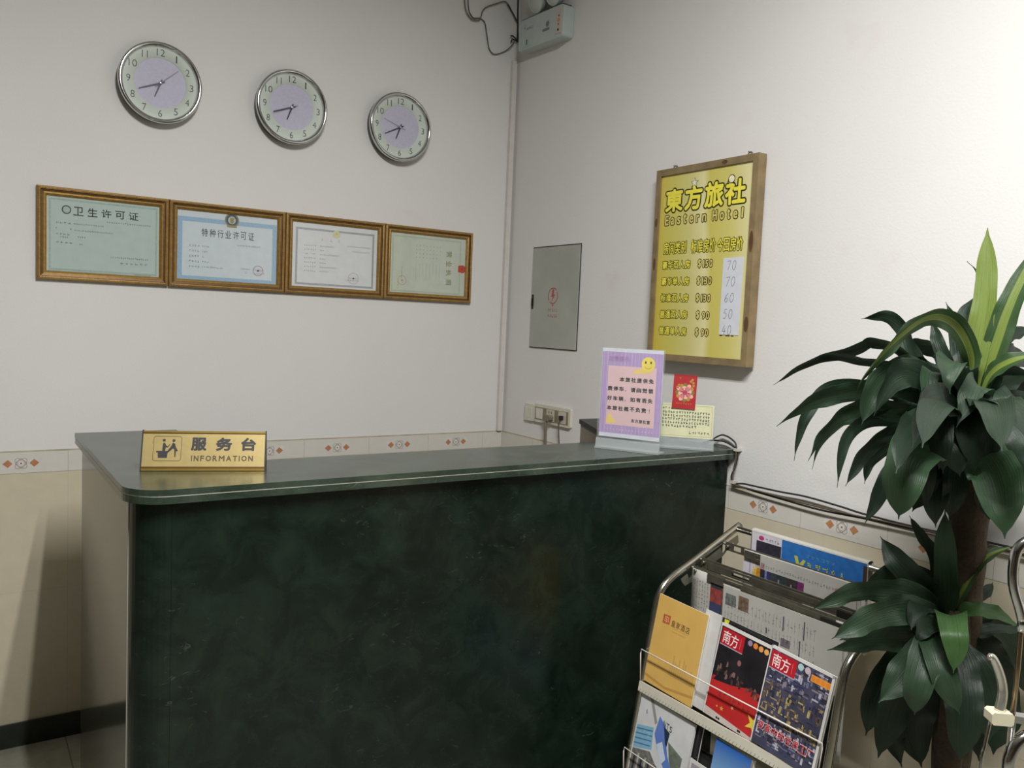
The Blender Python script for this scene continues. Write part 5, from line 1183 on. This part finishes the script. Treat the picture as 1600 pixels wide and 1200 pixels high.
for crown, kind, w, pts, wd in LEAVES:
    P = crom(pts, 8); n = len(P); wdv = Vector(wd); b = MB(OB); rows = []
    ph = rng.uniform(0, 6); amp = rng.uniform(.12, .30); tip = rng.uniform(.6, 1.1)
    L = [0]
    for i in range(1, n): L.append(L[-1]+(P[i]-P[i-1]).length)
    for i in range(n):
        s = L[i]/L[-1]
        tn = (P[min(i+1, n-1)]-P[max(i-1, 0)]).normalized()
        sd = (wdv-tn*wdv.dot(tn)); sd = sd.normalized() if sd.length > 1e-4 else Vector((0, 1, 0))
        nm = tn.cross(sd)
        prof = (.32+.68*math.sin(PI/2*min(1, s/.36))) if s < .36 else (1-.16*((s-.36)/.34)**1.5 if s < .70 else max(.09*(1-s)/.05, .84*(1-min(1, (s-.70)/.27)**1.8)**tip))
        hw = max(.0006, w/2*prof)
        row = []
        for k in range(-3, 4):
            u = k/3
            rip = amp*hw*(math.sin(ph+s*15+(1.3 if k > 0 else 0))+.5*math.sin(ph*2+s*37+k))*abs(u)**2
            row.append(P[i]+sd*hw*u+nm*(hw*.22*abs(u)+rip))
        rows.append(row)
    vt = [[b.v(p) for p in r] for r in rows]
    for i in range(n-1):
        for k in range(6):
            if kind == 2: m = GRN[2]
            elif kind == 3: m = GRN[2] if k in (2, 3) else GRN[3]
            else: m = GRN[kind]
            f = b.face([vt[i][k], vt[i][k+1], vt[i+1][k+1], vt[i+1][k]], m, True)
            uvl = b.bm.loops.layers.uv.verify()
            for lp_, (du, dv_) in zip(f.loops, ((0, 0), (1, 0), (1, 1), (0, 1))): lp_[uvl].uv = ((k+du)/6*w*25, L[i+dv_]*3+ph)
    b.build('leaf', t, fix=False)

# ================================================================== chrome stand at the right edge
base = Vector((-.640, -2.350, 0)); OB = Matrix.Translation(-base)
t = thing('chrome_stand', 'polished chrome stand with looped top and curved lever, cut by the right edge', 'stand', tuple(base))
BRASS = mat('warm_steel', (150, 132, 104), rough=.22, metal=.95)
dv = Vector((-.0005, -.0200, -.0012))
b = MB(OB)
lp = [(-.655, -2.330, .978), (-.659, -2.326, .996), (-.665, -2.319, 1.025), (-.665, -2.317, 1.056), (-.659, -2.319, 1.078), (-.645, -2.329, 1.090), (-.628, -2.341, 1.084), (-.618, -2.348, 1.060), (-.618, -2.348, 1.028), (-.628, -2.342, .998), (-.645, -2.336, .980)]
b.tube(crom(lp, 6), .0070, CHROME, 12); b.build('loop', t)
b = MB(OB); b.tube([(-.655, -2.330, .982), (-.657, -2.330, .972), (-.661, -2.332, .915), (-.666, -2.333, .848)], .0036, BRASS, 10); b.tube([(-.6556, -2.330, .984), (-.6566, -2.330, .962)], .0058, CHROME, 10); b.build('rod', t)
b = MB(OB); lv = crom([(-.694, -2.308, .924), (-.690, -2.311, .9245), (-.685, -2.315, .915), (-.680, -2.320, .897), (-.678, -2.323, .880), (-.680, -2.324, .868), (-.682, -2.323, .852)], 6)
b.tube(lv, [.0050+.0022*min(1, i/len(lv))-.001*(1 if i < 3 else 0) for i in range(len(lv))], mat('lever_metal', (206, 204, 192), rough=.2, metal=.85), 12); b.build('lever', t)
b = MB(OB @ basis((.80, -.60, -.02), (0, 0, 1), (-.60, -.80, 0), (-.682, -2.323, .846))); b.box((-.0150, -.0110, -.011), (.0150, .0065, .011), mat('cream_collar', (206, 198, 172), rough=.4), .003); b.build('collar', t, label='cream plastic collar')
b = MB(OB @ basis((.80, -.60, -.12), (0, 0, 1), (-.60, -.80, 0), (-.660, -2.340, .842))); b.box((-.014, -.004, -.008), (.030, .006, .008), CHROME, .002); b.build('clamp', t)
b = MB(OB); b.tube(crom([(-.690, -2.316, .836), (-.698, -2.315, .800), (-.704, -2.315, .771), (-.712, -2.318, .60), (-.716, -2.322, .30), (-.718, -2.326, .012)], 5), .0024, CHROME, 8); b.build('side_wire', t)
b = MB(OB); hp = crom([(-.673, -2.337, .762), (-.6725, -2.337, .786), (-.664, -2.341, .808), (-.650, -2.349, .820), (-.632, -2.360, .820), (-.618, -2.369, .806), (-.612, -2.373, .780), (-.612, -2.373, .40), (-.612, -2.373, .014)], 6); b.tube(hp, .0085, CHROME, 12); b.build('hoop', t)
b = MB(OB); b.tube([(-.673, -2.337, .766), (-.673, -2.337, .014)], .0085, CHROME, 12); b.tube([(-.666, -2.333, .846), (-.668, -2.334, .014)], .0045, CHROME, 10); b.build('leg', t)
b = MB(); b.M = Matrix.Translation((-.005, 0, 0)); b.lathe([(0, 0), (.115, 0), (.118, .005), (.115, .012), (.02, .018), (0, .018)], mat('stand_base', (60, 60, 60), rough=.35, metal=.6), 36); b.build('base', t)
